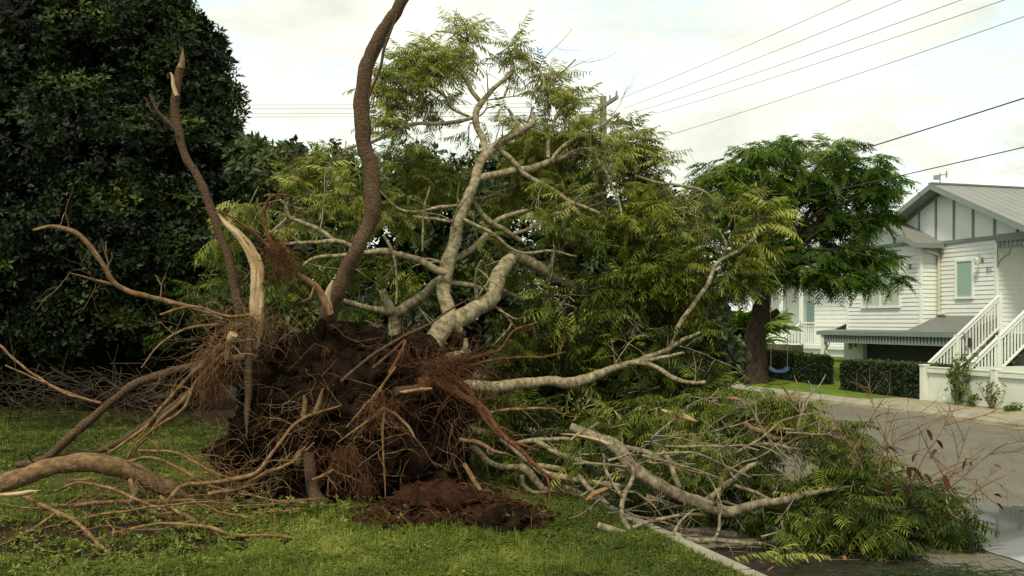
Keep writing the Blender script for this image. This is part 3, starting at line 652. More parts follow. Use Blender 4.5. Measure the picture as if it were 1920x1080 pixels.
# banana plant and palm beyond
def strap(mb, base, d, L_, w_, droop, tint, ns=6, roll=0):
    d = np.array(d, float); d /= np.linalg.norm(d); p = np.array(base, float); s_ = np.cross(d, (0, 0, 1.)); s_ /= np.linalg.norm(s_)+1e-6; s_ = s_*math.cos(roll)+np.cross(s_, d)*math.sin(roll); pts = []
    for i in range(ns+1):
        t_ = i/ns; ww = w_*math.sin(math.pi*min(1, t_*.9+.08))**.7
        pts += [p-s_*ww+(0, 0, ww*.3), p, p+s_*ww+(0, 0, ww*.3)]; d = d+np.array((0, 0, -droop/ns)); d /= np.linalg.norm(d); p = p+d*L_/ns
    i = np.arange(ns)[:, None]*3; j = np.arange(2)[None]; mb.add(pts, np.stack([i+j, i+j+1, i+j+4, i+j+3], -1).reshape(-1, 4), 0, None, np.full(len(pts), tint))
bn = thing('banana_plant', 'broad leafed banana plant beside the neighbour porch', 'plant', W(30.5, 18.3, .1))
b = MB(); base = W(30.5, 18.3, .2)
for k in range(11): a = k*2.4; strap(b, base+(0, 0, .5), (math.cos(a)*.6, math.sin(a)*.6, 1.1), random.uniform(.9, 1.4), .16, 1.7, random.uniform(.5, .9))
b.build('leaf', 'frond_green', bn); b = MB(); tube(b, [base-(0, 0, .2), base+(0, 0, .6)], [.09, .06], 7, .2, .05); b.build('stem', 'frond_green', bn)
pm = thing('palm', 'feathery palm seen between the trunk and the fallen crown', 'palm', P(1385, 690, 33)*[1, 1, 0])
b = MB(); c = P(1385, 640, 33)
add_fronds(b, np.tile(c, (10, 1)), np.tile([0, 0, .4], (10, 1)), 4, (1.4, 2.1), .7, (.75, .15), [frond_template(26, .6, .5, wid=.26)])
b.build('crown', 'frond_green', pm); b = MB(); tube(b, [c*[1, 1, 0], c], [.12, .09], 7, .2, .05); b.build('trunk', 'dark_bark', pm)

# shrubs at the fence
def shrub(label, base, stems, h, nl, lm, cat='shrub', name='shrub', flower=0, sp=.25):
    e = thing(name, label, cat, base); b_ = MB(); tips = []
    pos = []; base = np.array(base)
    for k in range(stems):
        top = base+np.array((rng.normal(0, sp), rng.normal(0, sp*.5), h*random.uniform(.6, 1)))
        p__, _, _ = tube(b_, [base+rng.normal(0, .02, 3)*[1, 1, 0], (base+top)/2+rng.normal(0, .05, 3), top], [.012, .008, .004], 5, .1, 0)
        for _ in range(nl//stems): pos.append(p__[random.randint(len(p__)//5, len(p__)-1)]+rng.normal(0, .045, 3))
        tips.append(top)
    b_.build('stem', 'grey_bark', e); b_ = MB(); leaf_mass(b_, np.array(pos), rng.normal(0, 1, (len(pos), 3)), rng.uniform(.045, .075, len(pos)), rng.normal(.55, .2, len(pos))); b_.build('foliage', lm, e)
    for k in range(flower):
        b_ = MB(); q = tips[k % len(tips)]+rng.normal(0, .03, 3); leaf_mass(b_, np.tile(q, (3, 1)), rng.normal(0, 1, (3, 3)), np.full(3, .03), np.full(3, .5)); b_.build('flower', 'pink', e)
shrub('leafy green rose bush climbing above the fence', W(16.55, 14.45, .0), 13, 1.02, 300, 'frond_green', sp=.17)
shrub('thin rose bush with small pale pink blooms', W(15.65, 14.45, 0), 8, .55, 60, 'frond_green', flower=6, sp=.13)
shrub('low tuft with one pink bloom at the fence foot', W(16.15, 14.4, 0), 6, .22, 60, 'frond_green', flower=1, sp=.12)
shrub('low green clump at the foot of the fence, farthest right', W(15.15, 14.45, 0), 7, .14, 90, 'frond_green', sp=.14)

# =================================================================== BACKGROUND TREES
dk = thing('evergreen_tree', 'huge dark glossy evergreen tree filling the left of the view', 'tree', P(150, 720, 20)*[1, 1, 0])
b = MB(); c0 = P(150, 735, 20)
DT = [(60, 60, 190, 150, 19), (-60, 250, 170, 170, 19), (-80, 480, 170, 190, 19), (220, 60, 130, 110, 19), (288, 60, 70, 60, 19.5), (345, 120, 80, 75, 19), (360, 200, 85, 80, 19), (375, 290, 82, 80, 18.5), (400, 370, 85, 85, 18.5),
      (120, 260, 190, 150, 18.6), (260, 290, 130, 120, 18.4), (60, 440, 180, 150, 18.4), (230, 460, 150, 120, 18.2), (380, 480, 100, 90, 18.3), (120, 590, 190, 100, 18.6), (300, 590, 130, 90, 18.6), (430, 570, 90, 90, 19), (150, -80, 200, 110, 19.5), (275, -10, 60, 70, 19.5), (-30, 640, 150, 80, 19), (300, 30, 40, 40, 19), (395, 640, 90, 60, 19.5), (60, 700, 150, 45, 20), (250, 695, 130, 45, 20), (390, 690, 60, 40, 20.3), (-80, 700, 100, 50, 20)]
for (px, py, rx, ry, Y) in DT[::2]:
    c = P(px, py, Y+.6); tube(b, [c0, (c0+c)/2+rng.normal(0, .3, 3), c], [.22, .13, .05], 7, .4, .1)
for q in ((60, 730), (230, 735), (370, 730)): tube(b, [P(q[0], q[1]-8, 20.4), P(q[0]+20, q[1]-120, 20.2), P(q[0]-10, q[1]-260, 20)], [.16, .12, .07], 7, .3, .1)
b.build('trunk', 'dark_bark', dk)
b = MB()
for (px, py, rx, ry, Y) in DT:
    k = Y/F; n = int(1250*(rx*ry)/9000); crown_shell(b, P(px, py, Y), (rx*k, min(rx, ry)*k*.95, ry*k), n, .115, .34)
    crown_shell(b, P(px, py, Y+.3), (rx*k*.72, ry*k*.6, ry*k*.72), int(n*.35), .30, .1, inner=.2)  # inner leaves tinted darker, interior shade put into their colour
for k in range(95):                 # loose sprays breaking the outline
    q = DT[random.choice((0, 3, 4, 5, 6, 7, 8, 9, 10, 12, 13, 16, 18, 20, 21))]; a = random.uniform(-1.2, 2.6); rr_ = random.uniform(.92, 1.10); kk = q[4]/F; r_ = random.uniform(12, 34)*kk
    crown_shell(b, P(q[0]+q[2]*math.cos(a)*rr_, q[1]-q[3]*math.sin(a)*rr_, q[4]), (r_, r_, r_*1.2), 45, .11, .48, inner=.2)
for (px, py, rx, ry, Y) in DT:      # inner leaves behind, shade painted in as a near-black tint
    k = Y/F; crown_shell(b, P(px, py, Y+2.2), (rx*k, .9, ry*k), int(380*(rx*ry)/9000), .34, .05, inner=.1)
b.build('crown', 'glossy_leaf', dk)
# trees behind the fallen crown
for k in range(0): pass
BT = [('yellowish green leafy tree just right of the dark evergreen', [(462, 300, 40, 50, 17.5), (500, 330, 70, 55, 17), (560, 310, 60, 45, 17), (610, 330, 70, 60, 17), (480, 440, 80, 90, 17), (580, 440, 90, 90, 17), (520, 560, 90, 90, 17), (600, 620, 90, 80, 17), (430, 520, 50, 80, 17.5)], .38),
      ('dark bushy tree behind the middle of the fallen crown', [(700, 380, 80, 80, 18), (790, 330, 70, 60, 18), (800, 440, 90, 90, 18), (900, 380, 90, 90, 18), (920, 500, 110, 90, 18), (1000, 330, 90, 70, 18), (700, 540, 90, 100, 18), (820, 600, 110, 90, 18), (960, 620, 110, 90, 18)], .15),
      ('dark bushy tree behind the right of the fallen crown', [(1090, 370, 90, 70, 18), (1180, 400, 90, 80, 18), (1100, 490, 110, 90, 18), (1230, 500, 90, 80, 18), (1290, 420, 60, 60, 18), (1080, 620, 110, 90, 18), (1210, 620, 110, 90, 18), (1300, 590, 70, 90, 18), (1330, 670, 70, 50, 18.5)], .12)]
for lab, bl, tn in BT:
    xs_ = sum(q[0] for q in bl)/len(bl); e = thing('bushy_tree', lab, 'tree', P(xs_, 720, 19)*[1, 1, 0]); b = MB(); c0 = P(xs_, 770, 18.6)*[1, 1, 0]
    for (px, py, rx, ry, Y) in bl: c = P(px, py, Y); tube(b, [c0, (c0+c)/2+rng.normal(0, .2, 3), c], [.12, .08, .03], 6, .4, .1)
    b.build('trunk', 'dark_bark', e); b = MB()
    for (px, py, rx, ry, Y) in bl:
        k = Y/F; crown_shell(b, P(px, py, Y), (rx*k, min(rx, ry)*k, ry*k), int(430*(rx*ry)/7000), .16, tn+.12)
        crown_shell(b, P(px, py, Y+.5), (rx*k*.8, .6, ry*k*.8), int(130*(rx*ry)/7000), .28, tn-.05, inner=.2)  # darker tint paints the shade inside the crown
    b.build('crown', 'back_leaf', e)
# =================================================================== UPROOTED TREE
ft = thing('uprooted_tree', 'uprooted tree on its side with torn root plate and pale forked limbs', 'fallen tree', P(700, 900, 10)*[1, 1, 0])
def limb(pts, mname='pale_bark', name='limb', parent=ft, Y=None, seg=9, wob=.07, step=.05, cap=None, sp=0, tips=None, spl=.5, lvl=1):
    """pts: (px, py, radius px[, Y]); Y: start and end depth"""
    n = len(pts); Ys = [q[3] if len(q) > 3 else (Y[0]+(Y[1]-Y[0])*i/max(1, n-1)) for i, q in enumerate(pts)]
    p = [P(q[0], q[1], y) for q, y in zip(pts, Ys)]; r = [q[2]/F*y for q, y in zip(pts, Ys)]
    b_ = MB(); pp, rr, dd = tube(b_, p, r, seg, step, wob, 0, 1 if cap else None)
    for k_ in range(sp):                       # natural side twigs
        i = random.randint(len(pp)//4, len(pp)-1); e = rng.normal(0, 1, 3); e -= dd[i]*np.dot(e, dd[i])*.3
        tl = []; grow(b_, pp[i], e+dd[i]*.6, random.uniform(.5, 1.2)*spl, max(.004, rr[i]*.28), lvl, tl)
        if tips is not None: tips += tl
    return b_.build(name, [mname, cap] if cap else mname, parent)
TP = []
Lm = [ # pale limbs
 ([(790, 665, 25), (805, 648, 23), (837, 612, 22), (881, 587, 18), (918, 561, 18), (931, 528, 17), (946, 499, 15), (970, 482, 13), (996, 491, 12), (1025, 510, 11), (1060, 530, 9), (1110, 560, 7)], (10.2, 11.4), 3),
 ([(862, 622, 9, 10.45), (846, 600, 14, 10.4), (839, 575, 16), (833, 543, 15), (837, 505, 15), (852, 446, 14), (867, 398, 12), (885, 357, 11), (892, 326, 10), (905, 296, 10), (931, 274, 9), (965, 252, 8), (998, 231, 6), (996, 211, 4)], (10.3, 11.6), 5),
 ([(892, 337, 8), (928, 328, 8), (965, 320, 8), (994, 315, 8), (1035, 302, 7), (1065, 291, 7), (1094, 285, 6), (1131, 296, 4), (1170, 320, 3)], (11.1, 11.8), 6),
 ([(1033, 303, 4), (1050, 278, 4), (1087, 256, 4), (1113, 252, 3), (1128, 237, 3), (1161, 211, 2)], (11.4, 11.6), 4),
 ([(1028, 296, 4), (1031, 252, 4), (1043, 219, 4), (1061, 193, 3), (1068, 165, 2)], (11.5, 11.9), 5),
 ([(908, 295, 7), (906, 259, 7), (894, 237, 7), (893, 211, 7), (906, 189, 6), (924, 167, 5), (957, 139, 4), (961, 111, 4), (954, 93, 3)], (11.2, 11.9), 7),
 ([(903, 193, 5), (887, 174, 5), (872, 144, 5), (861, 135, 4), (835, 128, 4), (822, 128, 3), (809, 107, 3), (794, 93, 2)], (11.6, 11.5), 6),
 ([(961, 109, 3), (983, 109, 3), (1006, 122, 3), (1020, 148, 2.5), (1017, 170, 2)], (11.8, 11.4), 4),
 ([(822, 128, 3), (805, 137, 3), (772, 152, 3), (735, 152, 2)], (11.5, 11.0), 4),
 ([(893, 218, 4), (883, 222, 4), (843, 230, 4), (798, 231, 4), (761, 237, 4), (717, 259, 4), (650, 278, 3)], (11.5, 10.8), 4),
 ([(880, 219, 3), (846, 204, 3), (835, 181, 3), (809, 167, 2), (772, 160, 1.5)], (11.5, 11.2), 3),
 ([(931, 278, 5), (957, 296, 5), (983, 326, 5), (1017, 344, 4), (1043, 359, 4), (1068, 378, 4), (1094, 389, 4), (1124, 400, 3)], (11.3, 10.9), 3),
 ([(976, 241, 4), (965, 222, 4), (954, 204, 3)], (11.5, 11.6), 2),
 ([(735, 660, 14), (737, 632, 14), (739, 602, 14), (744, 580, 13)], (10.9, 10.9), 0),
 ([(742, 592, 9), (722, 557, 9), (718, 542, 8)], (10.9, 10.9), 0),
 ([(740, 588, 9), (722, 583, 8), (693, 580, 7), (659, 568, 6), (637, 559, 5)], (10.9, 10.5), 0),
 ([(744, 588, 11), (756, 580, 12), (785, 561, 11), (815, 535, 10), (837, 520, 9)], (10.9, 10.6), 1),
 ([(836, 512, 7), (819, 505, 8), (793, 491, 7), (756, 480, 7), (719, 472, 7), (681, 472, 5), (652, 457, 5), (622, 452, 5), (585, 456, 4), (548, 457, 4), (520, 456, 2)], (10.5, 10.3), 3),
 ([(711, 470, 4), (659, 478, 5), (615, 481, 4), (585, 487, 4), (567, 498, 3)], (10.5, 10.2), 1),
 ([(632, 454, 5), (600, 433, 5), (570, 417, 5), (541, 406, 4), (533, 383, 4), (524, 374, 3)], (10.4, 10.2), 2),
 ([(541, 406, 3), (522, 424, 3), (508, 436, 2)], (10.3, 10.2), 0),
 ([(866, 392, 6), (881, 376, 6), (900, 398, 6), (926, 420, 7), (948, 433, 6), (975, 450, 5)], (11., 11.4), 2),
 ([(866, 386, 4), (826, 387, 4), (793, 396, 3), (756, 396, 3), (740, 388, 3), (719, 365, 2), (700, 345, 2)], (11., 10.8), 3),
 ([(843, 492, 7), (859, 483, 7), (889, 465, 7), (907, 446, 7), (935, 412, 6), (990, 395, 4)], (10.8, 11.5), 2),
 ([(845, 531, 5), (881, 535, 6), (911, 543, 5), (944, 543, 5), (970, 557, 5), (996, 561, 4), (1030, 560, 3)], (10.8, 11.2), 2),
 ([(868, 411, 4), (896, 424, 4), (926, 439, 4), (956, 465, 3), (985, 476, 3), (1030, 470, 3), (1080, 480, 2)], (10.8, 10.9), 2),
 ([(774, 406, 3), (844, 415, 4), (866, 410, 3)], (10.9, 10.9), 0),
 ([(820, 690, 10), (830, 676, 10), (856, 665, 9), (881, 661, 8)], (10.1, 10.3), 0),
 ([(868, 662, 6), (874, 648, 6), (873, 634, 4)], (10.2, 10.2), 0),
 ([(1030, 515, 7), (1038, 480, 6), (1050, 440, 6), (1062, 408, 5), (1080, 375, 4), (1110, 350, 3)], (11.2, 11.6), 4),
 ([(960, 440, 4), (1000, 425, 4), (1040, 402, 4), (1080, 392, 3), (1130, 380, 2)], (11.2, 11.7), 3),
 ([(1113, 289, 3), (1140, 330, 3), (1160, 380, 3), (1170, 430, 2)], (11.7, 11.2), 3),
 ([(1190, 330, 3), (1250, 345, 3), (1310, 355, 3), (1345, 380, 2)], (11.5, 11.3), 3),
 ([(800, 735, 15), (841, 726, 15), (900, 726, 14), (960, 722, 12), (1020, 716, 11), (1059, 719, 12), (1100, 711, 11), (1122, 700, 10), (1144, 693, 8), (1200, 676, 6), (1250, 655, 5), (1285, 635, 4), (1312, 624, 3)], (9.9, 10.9), 4),
 ([(1196, 678, 4), (1240, 672, 4), (1283, 660, 3)], (10.6, 10.4), 0),
 ([(1170, 682, 5), (1196, 680, 6), (1233, 690, 5), (1263, 710, 5), (1293, 717, 4), (1322, 715, 4)], (10.6, 10.4), 2),
 ([(1255, 655, 4), (1275, 610, 5), (1300, 570, 5), (1325, 535, 5), (1345, 495, 4), (1385, 470, 4), (1412, 445, 3), (1422, 403, 3), (1418, 342, 2)], (10.8, 11.2), 6),
 ([(1345, 497, 3), (1362, 465, 3), (1350, 430, 2)], (11.1, 11.1), 1),
 ([(1335, 505, 3), (1370, 520, 3), (1410, 545, 2), (1435, 560, 2)], (11.1, 11.2), 2),
 ([(718, 440, 3), (735, 470, 3), (745, 520, 2), (742, 570, 2)], (10.3, 10.4), 0),
 ([(806, 350, 2), (795, 400, 2.5), (792, 470, 2)], (10.3, 10.3), 0),
 ([(848, 802, 9), (880, 806, 9), (918, 812, 8)], (10.1, 10.4), 0),
 ([(560, 700, 9), (520, 690, 9), (480, 673, 9), (430, 672, 8)], (9.6, 9.6), 0),
]
for pts, Yr, sp in Lm: limb([(q[0], q[1], q[2]*.9)+tuple(q[3:]) for q in pts], 'brown_bark' if pts[0][0] == 560 else 'pale_bark', Y=Yr, sp=sp, tips=TP, spl=.6)
# brown stems that still point upward
limb([(600, 700, 20, 10.1), (606, 640, 19, 9.95), (620, 578, 16, 9.7), (637, 537, 14, 9.6), (652, 500, 13, 9.55), (674, 461, 13.5, 9.5), (693, 417, 14.5), (698, 370, 15), (694, 307, 14.5), (683, 267, 14.5), (677, 200, 15), (682, 148, 14), (699, 96, 13), (730, 41, 12), (757, -6, 11), (790, -60, 10)], 'brown_bark', 'stem', Y=(9.7, 9.3), seg=12, wob=.06)
limb([(745, 25, 2), (722, 85, 3), (715, 125, 3), (698, 165, 3), (692, 185, 2)], 'brown_bark', 'stem', Y=(9.2, 9.3), seg=6)
limb([(450, 610, 9), (447, 580, 8.5), (441, 540, 8.5), (435, 505, 8.5), (420, 460, 8), (400, 410, 8), (385, 360, 7.5), (365, 320, 7.5), (345, 285, 7.5), (332, 240, 7.5), (328, 200, 8), (331, 165, 8), (340, 122, 7)], 'brown_bark', 'stem', Y=(9.3, 9.0), seg=10)
limb([(339, 128, 6.5), (342, 112, 5), (343, 92, 1)], 'tan_bark', 'splinter', Y=(9.0, 9.0), seg=6)
limb([(331, 180, 4), (325, 160, 4), (323, 142, 2.5), (319, 136, 1.5)], 'split_wood', 'splinter', Y=(8.95, 8.95), seg=6)
limb([(328, 244, 3), (320, 234, 3), (295, 208, 3), (286, 188, 3), (280, 176, 2)], 'brown_bark', 'stem', Y=(9.0, 8.9), seg=6)
limb([(300, 190, 1.3), (288, 212, 1.2), (272, 184, 1)], 'brown_bark', 'stem', Y=(8.9, 8.9), seg=5)
# broken pale stump with a long splinter
def splinters(pts, Yr, name='broken_stump', parent=ft, n=7, mname='split_wood', spread=.5):
    b_ = MB()
    for k_ in range(n):
        off_ = rng.normal(0, spread, 2); cut = random.uniform(0, .35) if k_ else 0
        m_ = len(pts); st_ = int(cut*m_)
        q = [P(a+off_[0]*r_, c+off_[1]*r_*.2, Yr+off_[1]*r_/F*9) for a, c, r_ in pts[st_:]]
        rr = [max(.0025, r_/F*Yr*(.55 if k_ else .85)) for a, c, r_ in pts[st_:]]
        if k_: rr[0] = .002
        tube(b_, q, rr, 6, .04, .18)
    return b_.build(name, mname, parent)
splinters([(408, 400, 1.5), (422, 415, 4), (440, 434, 6), (455, 450, 8), (469, 468, 9), (478, 496, 9), (481, 540, 9.5), (482, 590, 9.5), (481, 620, 9), (479, 645, 6), (478, 655, 3)], 9.2, n=10, spread=.35)
splinters([(478, 470, 1), (484, 480, 4), (490, 500, 5), (492, 530, 4)], 9.15, n=3)
limb([(620, 585, 6), (613, 560, 7), (618, 540, 6), (624, 527, 2)], 'split_wood', 'splinter', Y=(9.35, 9.32), seg=8, wob=.2)
# roots traced from the plate
Rt = [
 ([(415, 600, 6), (390, 587, 5.5), (340, 572, 5), (280, 557, 5), (235, 542, 5), (212, 527, 5), (198, 502, 5), (175, 470, 5), (150, 443, 5), (120, 430, 4.5), (90, 424, 4), (62, 431, 2.5)], 'tan_bark', (9.1, 8.6)),
 ([(215, 534, 3), (170, 523, 2.5), (131, 512, 1)], 'tan_bark', (8.9, 8.7)),
 ([(400, 675, 8), (370, 684, 8), (300, 704, 8), (250, 722, 8), (210, 751, 8), (160, 796, 8.5), (120, 831, 9), (80, 862, 8), (30, 872, 5)], 'brown_bark', (9.4, 9.6)),
 ([(380, 715, 6), (350, 741, 6), (280, 791, 6), (220, 832, 6), (145, 857, 5)], 'brown_bark', (9.5, 9.7)),
 ([(428, 640, 4), (390, 686, 4), (360, 731, 4), (300, 791, 3.5), (240, 856, 3)], 'root_tan', (9.1, 9.2)),
 ([(415, 645, 4), (370, 691, 4), (325, 741, 4), (270, 801, 3.5), (205, 850, 3)], 'root_tan', (9.1, 9.3)),
 ([(440, 650, 4), (402, 680, 4), (368, 715, 3.5), (340, 770, 3), (268, 820, 2), (230, 870, 2)], 'root_tan', (9.0, 9.1)),
 ([(470, 600, 8), (465, 650, 8), (466, 700, 8), (465, 760, 6), (462, 820, 1.5)], 'brown_bark', (9.1, 9.0)),
 ([(427, 672, 7), (428, 655, 6), (431, 640, 8), (434, 630, 8)], 'tan_bark', (9.0, 8.95)),
 ([(620, 590, 8), (600, 548, 7), (580, 530, 7), (560, 517, 6), (545, 500, 5)], 'tan_bark', (9.3, 9.2)),
 ([(530, 480, 5), (512, 460, 4), (498, 430, 4), (494, 400, 4), (502, 378, 3), (520, 366, 2), (560, 370, 1.5)], 'root_red', (9.1, 9.1)),
 ([(520, 480, 3), (480, 440, 3), (440, 410, 2), (400, 390, 1.5)], 'root_red', (9.1, 9.0)),
 ([(790, 720, 12), (818, 717, 11), (863, 739, 9), (900, 761, 8), (926, 798, 6), (956, 828, 5), (993, 861, 4), (1026, 898, 3), (1030, 954, 1)], 'root_red', (9.2, 8.8)),
 ([(800, 700, 9), (845, 705, 7), (880, 735, 5), (912, 790, 4), (945, 822, 3), (1010, 845, 2)], 'root_red', (9.2, 8.9)),
 ([(742, 734, 8), (774, 730, 10), (804, 728, 11), (830, 722, 12)], 'brown_bark', (8.95, 9.3)),
 ([(905, 776, 3), (956, 769, 3), (1000, 765, 2.5), (1042, 767, 1.5)], 'root_tan', (9.2, 9.0)),
 ([(862, 824, 3.5), (896, 830, 4), (925, 846, 3.5), (948, 850, 2)], 'root_tan', (9.2, 9.0)),
 ([(870, 870, 5), (885, 895, 5), (900, 917, 4), (908, 940, 3)], 'tan_bark', (9.2, 8.9)),
 ([(820, 680, 5), (880, 672, 4), (937, 657, 3), (963, 622, 2.5), (1010, 603, 1.5)], 'root_red', (9.2, 9.0)),
 ([(800, 700, 4), (860, 690, 3), (940, 672, 2.5), (1010, 670, 2), (1060, 660, 1)], 'root_red', (9.2, 9.0)),
 ([(640, 715, 3), (680, 680, 3), (740, 640, 3), (800, 610, 2.5), (845, 580, 2), (880, 560, 1)], 'brown_bark', (9.2, 9.1)),
 ([(606, 600, 8), (590, 640, 14), (580, 680, 16), (568, 730, 12), (550, 790, 6)], 'soil', (9.6, 9.35)),
 ([(578, 850, 10), (583, 895, 12), (590, 935, 15), (604, 968, 20)], 'brown_bark', (9.15, 8.95)),
 ([(700, 690, 3), (760, 640, 3), (730, 700, 3)], 'root_red', (9.2, 9.0)),
 ([(742, 688, 2), (715, 725, 2.5), (690, 755, 2.5), (650, 800, 1.5)], 'root_tan', (8.85, 8.9)),
 ([(720, 765, 4), (690, 790, 3), (660, 810, 2), (632, 830, 1)], 'root_tan', (8.8, 8.8)),
 ([(720, 765, 3), (745, 780, 3), (765, 800, 2.5), (778, 822, 1.5)], 'root_tan', (8.8, 8.75)),
 ([(722, 765, 3), (718, 830, 2), (721, 900, 1.5), (722, 938, 1)], 'root_tan', (8.8, 8.75)),
 ([(585, 900, 2.5), (610, 890, 3.5), (625, 880, 3)], 'root_tan', (8.8, 8.8)),
 # roots lying over the grass on the left
 ([(40, 930, 3), (60, 937, 4), (105, 960, 4), (145, 980, 4), (175, 1010, 4), (210, 1045, 4), (240, 1067, 3.5), (300, 1085, 2.5)], 'root_tan', (8.5, 6.7)),
 ([(110, 958, 3.5), (60, 993, 3), (20, 1015, 2.5), (-20, 1030, 2)], 'root_tan', (8.0, 7.3)),
 ([(130, 950, 3.5), (220, 940, 4), (300, 940, 3.5), (400, 938, 2)], 'root_tan', (8.3, 8.9)),
 ([(210, 1000, 2), (280, 985, 3), (350, 982, 3), (400, 990, 3.5), (430, 1002, 3.5), (480, 1005, 3), (540, 1007, 2.5), (615, 1018, 1)], 'root_tan', (7.7, 7.55)),
 ([(310, 945, 4), (330, 922, 4), (350, 910, 4), (430, 900, 4), (480, 885, 4), (510, 850, 3.5), (550, 800, 3), (590, 775, 2.5), (640, 760, 1.5)], 'root_tan', (8.3, 8.9)),
 ([(390, 926, 4), (450, 915, 4), (500, 885, 4), (550, 865, 3), (590, 830, 2)], 'root_tan', (8.5, 8.9)),
 ([(240, 866, 3), (280, 857, 3), (350, 885, 3), (380, 906, 2.5), (430, 920, 2)], 'root_tan', (8.7, 8.6)),
 ([(260, 845, 2.5), (330, 850, 3), (390, 880, 2.5), (440, 900, 2)], 'root_tan', (9.1, 8.9)),
 ([(300, 930, 3), (330, 960, 3), (380, 980, 3), (360, 960, 2)], 'root_tan', (8.2, 8.0)),
 ([(245, 900, 5), (255, 925, 6), (240, 945, 4)], 'tan_bark', (8.6, 8.4)),
 ([(90, 925, 2.5), (150, 905, 3), (230, 925, 3), (300, 955, 2)], 'root_tan', (8.6, 8.2)),
 ([(115, 1040, 1.5), (140, 1062, 2.5), (170, 1078, 2)], 'root_tan', (7.2, 7.0)),
 ([(300, 590, 2), (360, 575, 2.5), (420, 592, 3), (470, 590, 3)], 'root_tan', (8.9, 9.1)),
 ([(265, 690, 1), (300, 645, 2), (350, 618, 2.5), (420, 605, 3)], 'root_tan', (8.8, 9.1)),
]
for pts, mm, Yr in Rt: limb(pts, mm, 'root', Y=Yr, seg=8, wob=.12, step=.045, sp=4 if pts[0][2] < 6 else 3, spl=.4, lvl=1)
limb([(430, 641, 6), (434, 633, 9), (438, 626, 9)], 'cut_wood', 'splinter', Y=(8.93, 8.9), seg=8)
splinters([(750, 735, 2), (762, 735, 4), (776, 733, 5), (792, 730, 5), (804, 729, 3)], 8.88, 'splinter', ft, 6, 'orange_wood', .8)
limb([(592, 775, 8), (598, 755, 6), (606, 728, 1.5)], 'tan_bark', 'splinter', Y=(8.85, 8.8), seg=6, wob=.2)
limb([(570, 780, 5), (572, 750, 4), (570, 742, 2)], 'tan_bark', 'splinter', Y=(8.85, 8.8), seg=6, wob=.2)
limb([(555, 870, 7), (562, 850, 6), (572, 838, 2)], 'tan_bark', 'splinter', Y=(8.85, 8.8), seg=6, wob=.2)

# the torn soil plate
def lumpy(mb, c, rad, nu=70, nv=46, amp=.30, sc=2.2, seed=0, flat=None):
    th = np.linspace(0, 2*np.pi, nu, endpoint=False); ph = np.linspace(.02, np.pi-.02, nv); v = []
    for p_ in ph:
        for t_ in th:
            u = np.array((math.sin(p_)*math.cos(t_), math.sin(p_)*math.sin(t_), math.cos(p_)))
            q = Vector(u*np.array(rad)*sc)+Vector((seed, seed*2, 0))
            k_ = 1+amp*mnoise.fractal(q, .7, 2.1, 6)+amp*.35*abs(mnoise.noise(q*4.3))+amp*.3*mnoise.noise(q*9)
            w_ = np.array(c)+u*np.array(rad)*k_
            v.append(w_)
    i = np.arange(nv-1)[:, None]*nu; j = np.arange(nu)[None]; j2 = (j+1) % nu
    mb.add(v, np.stack([i+j, i+nu+j, i+nu+j2, i+j2], -1).reshape(-1, 4))
b = MB()
PL = [(640, 770, 175, 120, .50, 9.75), (770, 800, 105, 125, .46, 9.75), (560, 720, 110, 90, .40, 9.85), (740, 690, 90, 60, .4, 9.9), (820, 860, 55, 75, .35, 9.6), (520, 815, 80, 50, .4, 9.85), (700, 870, 90, 50, .36, 9.7), (600, 835, 80, 48, .36, 9.8), (455, 850, 55, 42, .4, 10.1), (830, 770, 50, 60, .36, 9.7), (655, 660, 70, 50, .35, 9.9), (780, 665, 45, 38, .3, 9.9)]
for k, (px, py, rx, ry, dy, Y) in enumerate(PL): lumpy(b, P(px, py, Y), (rx/F*Y, dy, ry/F*Y), seed=k*3.1, nu=90 if k < 2 else 60, nv=60 if k < 2 else 40, sc=3)
b.build('root_plate', 'soil', ft)
PV = np.concatenate(b.v); CL = []
for k in range(4):
    q = MB(); lumpy(q, (0, 0, 0), (1, .9, .75), 7, 6, .9, 2.3, k*3.3); CL.append((np.concatenate(q.v), np.concatenate([f for f, _ in q.f])))
def clods(mb, pos, r0, r1):
    n = len(pos); d = rng.normal(0, 1, (n, 3)); Mx = frames(d, (r0+(r1-r0)*rng.random(n)**3)); wh = rng.integers(0, 4, n)
    for k, (tv, tf) in enumerate(CL):
        q = wh == k
        if q.any(): mesh_from_template(mb, tv, tf, Mx[q], pos[q], np.full(q.sum(), .5))
b = MB(); fr_ = PV[PV[:, 1] < 9.75]; clods(b, fr_[rng.integers(0, len(fr_), 2600)]+rng.normal(0, .008, (2600, 3)), .008, .05); tag(b.build('soil_clod', 'soil', ft), kind='stuff')
# crumbs and clods stuck on the plate
b = MB(); plate = []
for k in range(420):
    px, py, rx, ry, dy, Y = PL[random.randrange(len(PL))]
    a = random.uniform(0, 2*math.pi); f_ = random.uniform(.1, 1.0)**.5
    q = P(px+rx*math.cos(a)*f_, py+ry*math.sin(a)*f_, Y); q[1] = Y-dy*math.sqrt(max(0, 1-f_*f_))-.02; plate.append((q, a))
    if k % 2: lumpy(b, q, tuple(rng.uniform(.02, .06, 3)), 8, 6, .5, 12, k)
tag(b.build('soil_clod', 'soil', ft), kind='stuff')
